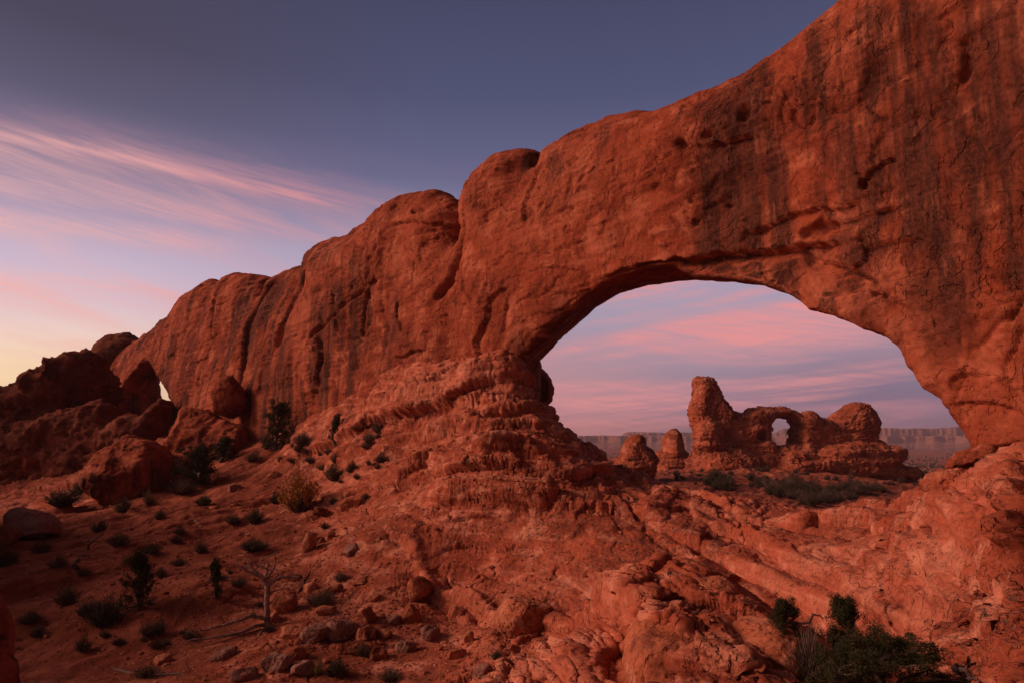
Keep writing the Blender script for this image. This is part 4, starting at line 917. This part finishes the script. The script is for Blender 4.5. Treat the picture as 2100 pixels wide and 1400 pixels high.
# scrub beyond the arch
rr = np.random.RandomState(77)
def scrub(n, poly, w0, w1, kinds, label, cat, group, hf=1.0, ymin=48):
    P = np.array(poly, float); c = 0; tries = 0
    while c < n and tries < n * 30:
        tries += 1
        u = rr.uniform(P[:, 0].min(), P[:, 0].max()); v = rr.uniform(P[:, 1].min(), P[:, 1].max())
        if poly_sd(poly, np.array([u]), np.array([v]))[0] < 0: continue
        p = on_ground(u, v)
        if p is None or p[1] < ymin: continue
        pr = kinds[rr.randint(len(kinds))]; place(pr, p, label, cat, rr.uniform(w0, w1), rr.uniform(0, 6.28), group, sz=hf * rr.uniform(.8, 1.2)); c += 1
    print(label, c, tries)
scrub(16, [(1430, 985), (1500, 985), (1500, 1018), (1450, 1005)], 1.6, 3.0, DK, 'dark thicket bush just behind the rock lip, left of the basin', 'bush', 'dark bushes left of the basin beyond the arch')
scrub(26, [(1550, 985), (1660, 985), (1700, 1030), (1570, 1015)], 1.4, 2.8, DK + SG, 'dark bush in the middle of the basin beyond the arch', 'bush', 'dark bushes in the middle of the basin')
scrub(44, [(1640, 1005), (1800, 1000), (1822, 1042), (1720, 1045), (1640, 1030)], 1.2, 2.6, DK + TW, 'purple-grey brush in the basin under the right side of the opening', 'bush', 'brush at the right of the basin')
scrub(80, [(1300, 950), (1420, 962), (1600, 965), (1860, 960), (1900, 980), (1810, 1020), (1500, 1000), (1350, 985)], .8, 1.7, DK + SG, 'small desert shrub scattered over the red flat before the tower formation', 'shrub', 'shrubs scattered over the red flat')
scrub(60, [(1190, 915), (1290, 905), (1420, 915), (1400, 950), (1260, 950)], 1.5, 3.0, DK, 'far shrub on the flat left of the tower formation', 'shrub', 'far shrubs left of the tower formation', ymin=80)
scrub(60, [(1830, 905), (1960, 915), (1950, 950), (1880, 965), (1840, 950)], 1.8, 3.5, DK, 'far shrub on the plain right of the tower formation', 'shrub', 'far shrubs right of the tower formation', ymin=100)

scrub(26, [(60, 1120), (330, 1020), (640, 960), (700, 1000), (650, 1150), (560, 1300), (60, 1380)], .25, .6, SG + TW, 'tiny dry tuft growing between the larger shrubs of the sandy slope', 'tuft', 'dry tufts on the sandy slope', ymin=10)
scrub(30, [(520, 900), (700, 880), (850, 880), (840, 960), (700, 1000), (560, 940)], .4, .9, SG + TW, 'small dry shrub growing on the ledges below the wall', 'shrub', 'dry shrubs on the ledges below the wall', ymin=10)
# ------------------------------------------------------------------ dead wood
def wood(name, label, cat, base, paths, r0, mat, seed):
    """paths: list of [(u, v, distance) ...], first is the stem"""
    rr = np.random.RandomState(seed); root = plant_empty(name, tuple(base)); tag(root, label, cat)
    for i, (pth, rad) in enumerate(paths):
        P = [at(*q) - np.array(base) for q in pth]; pts = []
        for a, b in zip(P[:-1], P[1:]): pts += list(wander(a, b, 7, .05, rr)[:-1])
        pts.append(P[-1]); pts = np.array(pts); V, Q = tube(pts, np.linspace(rad, rad * .28, len(pts)) * r0, 7, seed + i, .28)
        ms = [(V, Q)]
        for q in range(5 if len(pts) > 6 else 2):
            a = pts[rr.randint(len(pts) // 3, len(pts))]; L = rr.uniform(.12, .45) * r0 * 14
            e = a + np.array([rr.normal() * .6, rr.normal() * .4, rr.uniform(-.1, .9)]) * L; w = wander(a, e, 6, .16, rr)
            ms.append(tube(w, np.linspace(.25, .07, 6) * rad * r0, 4, q))
        V, Q = join(ms); make_mesh('trunk' if i == 0 else 'branch', V, Q, mat, root)
    return root
b = on_ground(550, 1282); yb = b[1]
wood('dead_tree', 'bare twisted dead tree with pale branches trailing down to the left', 'dead tree', b,
     [([(550, 1290, yb), (547, 1240, yb), (549, 1200, yb), (545, 1185, yb), (552, 1150, yb + .2)], 1.0),
      ([(549, 1200, yb), (538, 1180, yb - .1), (512, 1172, yb - .2), (486, 1156, yb - .3)], .6),
      ([(549, 1195, yb), (580, 1182, yb + .2), (618, 1180, yb + .4)], .5), ([(548, 1185, yb), (562, 1165, yb), (566, 1140, yb)], .4), ([(530, 1176, yb), (512, 1160, yb), (500, 1162, yb)], .35),
      ([(549, 1240, yb), (566, 1223, yb + .2)], .3),
      ([(548, 1268, yb), (515, 1262, yb - .3), (455, 1282, yb - .8), (412, 1292, yb - 1.1)], .6),
      ([(548, 1278, yb - .1), (500, 1294, yb - .6), (440, 1306, yb - 1.0), (382, 1314, yb - 1.3)], .55),
      ([(548, 1280, yb - .1), (530, 1305, yb - .7), (512, 1335, yb - 1.4)], .5),
      ([(530, 1266, yb - .1), (516, 1255, yb - .2)], .4)], .11, M_DEAD, 401)
def twig(name, label, cat, pts, rad, mat, seed, lift=.06, paths=()):
    b = on_ground(*pts[0]);
    if b is None: return
    def q(u, v):
        p = on_ground(u, v); y = p[1] if p is not None and abs(p[1] - b[1]) < 5 else b[1]; return (u, v, y - .05)
    wood(name, label, cat, b + np.array([0, 0, lift]), [([q(*p) for p in pts], 1.0)] + [([q(*p) for p in pp], .7) for pp in paths], rad, mat, seed)
twig('fallen_branch', 'black fallen branch lying on the sandy slope', 'branch', [(150, 1160), (178, 1125), (190, 1108), (212, 1095)], .07, M_BARK, 411, paths=[[(160, 1140), (185, 1142)]])
twig('dead_twig', 'white bent twig standing out on the upper slope', 'twig', [(412, 1080), (402, 1068), (397, 1062), (396, 1056)], .035, M_DEAD, 412)
twig('dead_twig', 'pale thin stick leaning up the slope beside the round red boulder', 'twig', [(610, 1215), (622, 1190), (640, 1162)], .03, M_DEAD, 413)
twig('dead_branch', 'grey dry branch between the tops of the foreground junipers', 'branch', [(1600, 1280), (1660, 1276), (1705, 1264)], .03, M_BARK, 414)
twig('dead_twig', 'thin bleached roots crossing the slope near the upper ledges', 'twig', [(520, 1010), (545, 1003), (560, 995)], .03, M_DEAD, 415)
twig('fallen_branch', 'grey branch lying along the bottom edge at lower left', 'branch', [(235, 1372), (300, 1385), (370, 1380), (420, 1392)], .04, M_TWIG, 416)
twig('fallen_log', 'small dark log on the bottom right slickrock', 'log', [(1960, 1365), (1990, 1385), (2010, 1398)], .035, M_BARK, 417)

# ------------------------------------------------------------------ broken slabs and stones lying on the slope
SL = [(640, 1302, 66, 40, 'large flat grey-red slab in the broken pile at bottom centre left'), (700, 1290, 60, 44, 'tilted slab on the right of the large flat slab'),
      (752, 1262, 38, 34, 'angular block on top of the broken pile'), (748, 1302, 36, 34, 'squat block under the angular block'), (600, 1342, 46, 30, 'slab at the lower left end of the broken pile'),
      (805, 1275, 30, 20, 'small block right of the angular block'), (838, 1262, 36, 46, 'upright block leaning on the foot of the rock dome'), (785, 1300, 40, 22, 'low slab in the right half of the broken pile'),
      (880, 1298, 44, 26, 'long thin slab right of the broken pile'), (935, 1262, 32, 34, 'jagged block wedged under the rock dome'), (963, 1310, 22, 26, 'small pointed stone on the rubble slope'),
      (1040, 1372, 24, 20, 'stone near the bottom edge below the small green shrub'), (670, 1255, 44, 20, 'flat slab above the broken pile'), (735, 1195, 34, 16, 'thin flat stone on the slope edge'),
      (560, 1365, 70, 36, 'pale purple slab near the bottom edge'), (500, 1385, 60, 30, 'slab cut by the bottom edge, left of the pale purple one'), (690, 1330, 34, 22, 'dark slab under the large flat slab'),
      (655, 1107, 20, 18, 'small red stone right of the pointed rock'), (678, 1098, 20, 18, 'red stone beside the rock ledge, right of the pointed rock'), (640, 1205, 30, 24, 'grey stone above the round red boulder'),
      (430, 1160, 12, 8, 'little stone alone on the open slope'), (765, 1225, 28, 20, 'reddish stone above the broken pile'), (900, 1330, 20, 14, 'loose stone on the rubble at bottom centre'), (1560, 1375, 30, 18, 'loose pale chip lying on the big pale slab')]
for n_, (u, v, w_, h_, lb) in enumerate(SL):
    p = on_ground(u, v + h_ * .3)
    if p is None: continue
    s = p[1] / FPX; rx, rz = w_ * s / 2, h_ * s / 2; r_ = np.random.RandomState(n_ + 600); ry = (rx + rz) * .5
    blob_rock('stone', (p[0], p[1] + .1, p[2] + rz * .45), (rx * 1.1, ry, rz), M_GREYROCK if n_ in (0, 1, 5, 14, 15, 8) else M_BOULDER, max(rx, rz) / 22, lb, rotz=r_.uniform(0, 3), tilt=(r_.uniform(-.3, .3), r_.uniform(-.2, .2)), seed=n_ + 60, cat='stone', box=3.2, a=(1, 1.3, 1))
DESC = ['wedge', 'slab', 'block', 'flake', 'lump', 'plate']
SP = [(455, 1345, 46, 24, 'below the trailing dead branches'), (330, 1355, 40, 20, 'low on the dark slope left of the dead branches'), (595, 1300, 54, 30, 'just left of the large flat slab'), (620, 1375, 60, 30, 'at the bottom edge under the broken pile'),
      (720, 1335, 50, 28, 'below the squat block'), (775, 1345, 44, 26, 'right of the dusty sagebrush'), (830, 1330, 52, 26, 'on the rubble under the long thin slab'), (680, 1215, 40, 22, 'upslope of the broken pile beside the faded sagebrush'),
      (595, 1185, 30, 18, 'above the crown of the dead tree'), (720, 1130, 40, 22, 'at the left rim of the rock dome'), (655, 1050, 34, 20, 'under the golden bush'), (720, 1030, 44, 24, 'on the slope left of the tiny green shrub'),
      (480, 1000, 30, 18, 'upslope of the compact dark green shrub'), (560, 975, 26, 16, 'near the bleached roots'), (935, 1345, 38, 22, 'left of the small green shrub at bottom centre'), (985, 1375, 44, 24, 'at the bottom edge under the small green shrub')]
for n_, (u, v, w_, h_, wh) in enumerate(SP):
    p = on_ground(u, v + h_ * .2)
    if p is None: continue
    s = p[1] / FPX; rx, rz = w_ * s / 2, h_ * s / 2; r_ = np.random.RandomState(n_ + 900)
    blob_rock('stone', (p[0], p[1] + .1, p[2] + rz * .35), (rx * 1.15, (rx + rz) * .5, rz), M_BOULDER if n_ % 3 else M_GREYROCK, max(rx, rz) / 20, 'broken ' + ('grey-red ' if n_ % 3 == 0 else 'red ') + DESC[n_ % 6] + ' of rock ' + wh, rotz=r_.uniform(0, 3), tilt=(r_.uniform(-.35, .35), r_.uniform(-.25, .25)), seed=n_ + 160, cat='stone', box=4.0, a=(.8, 1.3, 1))
# countless small stones as one object
def rubble():
    rr = np.random.RandomState(9); phi_ = (1 + 5 ** .5) / 2
    iv = np.array([(-1, phi_, 0), (1, phi_, 0), (-1, -phi_, 0), (1, -phi_, 0), (0, -1, phi_), (0, 1, phi_), (0, -1, -phi_), (0, 1, -phi_), (phi_, 0, -1), (phi_, 0, 1), (-phi_, 0, -1), (-phi_, 0, 1)]) / 1.9
    it = np.array([(0, 11, 5), (0, 5, 1), (0, 1, 7), (0, 7, 10), (0, 10, 11), (1, 5, 9), (5, 11, 4), (11, 10, 2), (10, 7, 6), (7, 1, 8), (3, 9, 4), (3, 4, 2), (3, 2, 6), (3, 6, 8), (3, 8, 9), (4, 9, 5), (2, 4, 11), (6, 2, 10), (8, 6, 7), (9, 8, 1)])
    m = (GU > -50) & (GU < 2150) & (GV > 900) & (GV < 1450) & (GPv[:, 1] < 48); idx = np.nonzero(m)[0]
    u, v = GU[idx], GV[idx]
    wgt = .12 + 1.0 * np.exp(-((u - 850) / 230) ** 2 - ((v - 1310) / 90) ** 2) + .5 * np.exp(-((u - 620) / 160) ** 2 - ((v - 1180) / 120) ** 2) + .35 * np.exp(-((u - 300) / 250) ** 2 - ((v - 1200) / 150) ** 2)
    wgt *= np.where(u > 1150, .35, 1); wgt = wgt / GPv[idx, 1]; pick = rr.choice(idx, 6500, p=wgt / wgt.sum(), replace=False)
    Vs, Qs = [], []
    for n, i in enumerate(pick):
        c = GPv[i]; s = c[1] * rr.uniform(.0008, .0022) * (2.0 if rr.rand() < .08 else 1); w = iv * rr.uniform(.7, 1.25, (12, 1)) * np.array([rr.uniform(.7, 1.5), rr.uniform(.7, 1.5), rr.uniform(.4, .9)]) * s
        a = rr.uniform(0, 6.28); R = np.array([[cos(a), -sin(a), 0], [sin(a), cos(a), 0], [0, 0, 1]]); Vs.append(w @ R.T + c + [0, 0, s * .15]); Qs.append(it + n * 12)
    o = make_mesh('rubble', np.concatenate(Vs), np.concatenate(Qs), M_BOULDER, smooth=False)
    tag(o, 'small broken stones strewn over the slope and ledges', 'rubble', kind='stuff')
rubble()

def far_scrub():
    rr = np.random.RandomState(19); n = 3400; az = np.radians(rr.uniform(-2, 42, n)); r = 175 * (9 ** rr.uniform(0, 1, n)); m = (np.hypot(GP[:, 0], GP[:, 1]) > 90) & (np.hypot(GP[:, 0], GP[:, 1]) < 1700)
    F = GP[m]; fr = np.log(np.hypot(F[:, 0], F[:, 1])); fa = np.arctan2(F[:, 0], F[:, 1]); o = np.argsort(fr); F, fr, fa = F[o], fr[o], fa[o]; Vs, Qs = [], []
    base = np.array([(-1, -.8, 0), (1, -.7, 0), (.9, .8, 0), (-.8, .9, 0), (-.6, -.5, .9), (.5, -.6, 1.1), (.6, .5, .8), (-.5, .6, 1.0)]); fc = np.array([(0, 1, 5, 4), (1, 2, 6, 5), (2, 3, 7, 6), (3, 0, 4, 7), (4, 5, 6, 7)])
    for i in range(n):
        lr = math.log(r[i]); a, b = np.searchsorted(fr, lr - .05), np.searchsorted(fr, lr + .05)
        q = a + np.argmin(np.abs(fa[a:b] - az[i])) if b > a else None
        if q is None: continue
        s = rr.uniform(.4, 1.2) * (1 + r[i] / 900); c = F[q]; c = np.array([r[i] * math.sin(az[i]), r[i] * math.cos(az[i]), c[2] - .1])
        Vs.append(base * rr.uniform(.6, 1.3, (8, 3)) * [s, s, s * .7] + c); Qs.append(fc + len(Vs) * 8 - 8)
    o = make_mesh('desert_scrub', np.concatenate(Vs), np.concatenate(Qs), M_SAGE, smooth=False); tag(o, 'countless low dark shrubs covering the far plain', 'scrub', kind='stuff')
far_scrub()
# ------------------------------------------------------------------ far mesas on the horizon
def mesa(label, az0, az1, dist, ztop, zbase, seed, depth=260, end0=True, end1=True, wav=70):
    n = 420; a = np.radians(np.linspace(az0, az1, n)); base = np.stack([np.sin(a), np.cos(a), a * 0], 1)
    nn = fbm(np.stack([a * 60, a * 0 + seed, a * 0], 1), 5, .55, seed); en = np.minimum(sstep(np.arange(n), 0, 26) if end0 else 1.0, sstep(n - 1 - np.arange(n), 0, 26) if end1 else 1.0) * np.ones(n)
    R0 = dist + wav * 2.2 * nn + (1 - en) * depth * .8
    rows = [(-900, 0), (-620, .14), (-430, .26), (-260, .36), (-150, .46), (-90, .56), (-60, .66), (-34, .72), (-24, .90), (0, 1.0), (depth * .5, 1.02), (depth, 1.0), (depth + 60, 0)]
    Vs = []
    for d, f in rows:
        r = R0 + d * (1 if d > 0 else .8) + (3 + abs(d) * .25) * fbm(np.stack([a * 55, a * 0 + d * .006, a * 0], 1), 4, .5, seed + 4)
        z = zbase + (ztop - zbase) * f * (.25 + .75 * en) * (1 + .10 * fbm(np.stack([a * 34, a * 0 + f * .4, a * 0], 1), 4, .5, seed + 9))
        p = base * r[:, None]; p[:, 2] = z; Vs.append(p)
    V = np.stack(Vs, 1).reshape(-1, 3); m = len(rows); i, j = np.meshgrid(np.arange(n - 1), np.arange(m - 1), indexing='ij'); b = (i * m + j).ravel()
    Q = np.stack([b, b + m, b + m + 1, b + 1], 1)[:, ::-1]; N = normals(V, Q)
    if N[:, 2].mean() < 0: Q = Q[:, ::-1]
    o = make_mesh('mesa', V, Q, M_MESA); tag(o, label, kind='structure')
mesa('long low mesa on the horizon', 1, 44, 2600, -6, -44, 3, wav=160)
mesa('farther mesa with a cliff edge left of the tower formation', 8.5, 24, 3300, 9, -44, 5, wav=120, end1=False)
mesa('long mesa to the right behind the tower formation', 20, 46, 3000, 24, -44, 8, wav=170, end0=True)

# ------------------------------------------------------------------ the air
def haze():
    x0, x1, y0, y1, z0, z1 = -3200, 4200, -900, 4300, -70, 48
    V = np.array([(x, y, z) for x in (x0, x1) for y in (y0, y1) for z in (z0, z1)], float)
    Q = np.array([(0, 1, 3, 2), (4, 6, 7, 5), (0, 4, 5, 1), (2, 3, 7, 6), (0, 2, 6, 4), (1, 5, 7, 3)])
    m = bpy.data.materials.new('haze'); m.use_nodes = True; m.node_tree.nodes.clear(); k = NT(m.node_tree)
    v = k.n.new('ShaderNodeVolumePrincipled'); v.inputs['Color'].default_value = (.88, .70, .82, 1); v.inputs['Density'].default_value = .00017
    v.inputs['Anisotropy'].default_value = 0.0
    o = k.n.new('ShaderNodeOutputMaterial'); k.l.new(v.outputs[0], o.inputs['Volume'])
    ob = make_mesh('haze', V, Q, m, smooth=False); tag(ob, 'thin mauve dawn haze over the desert', 'haze', kind='stuff')
haze()
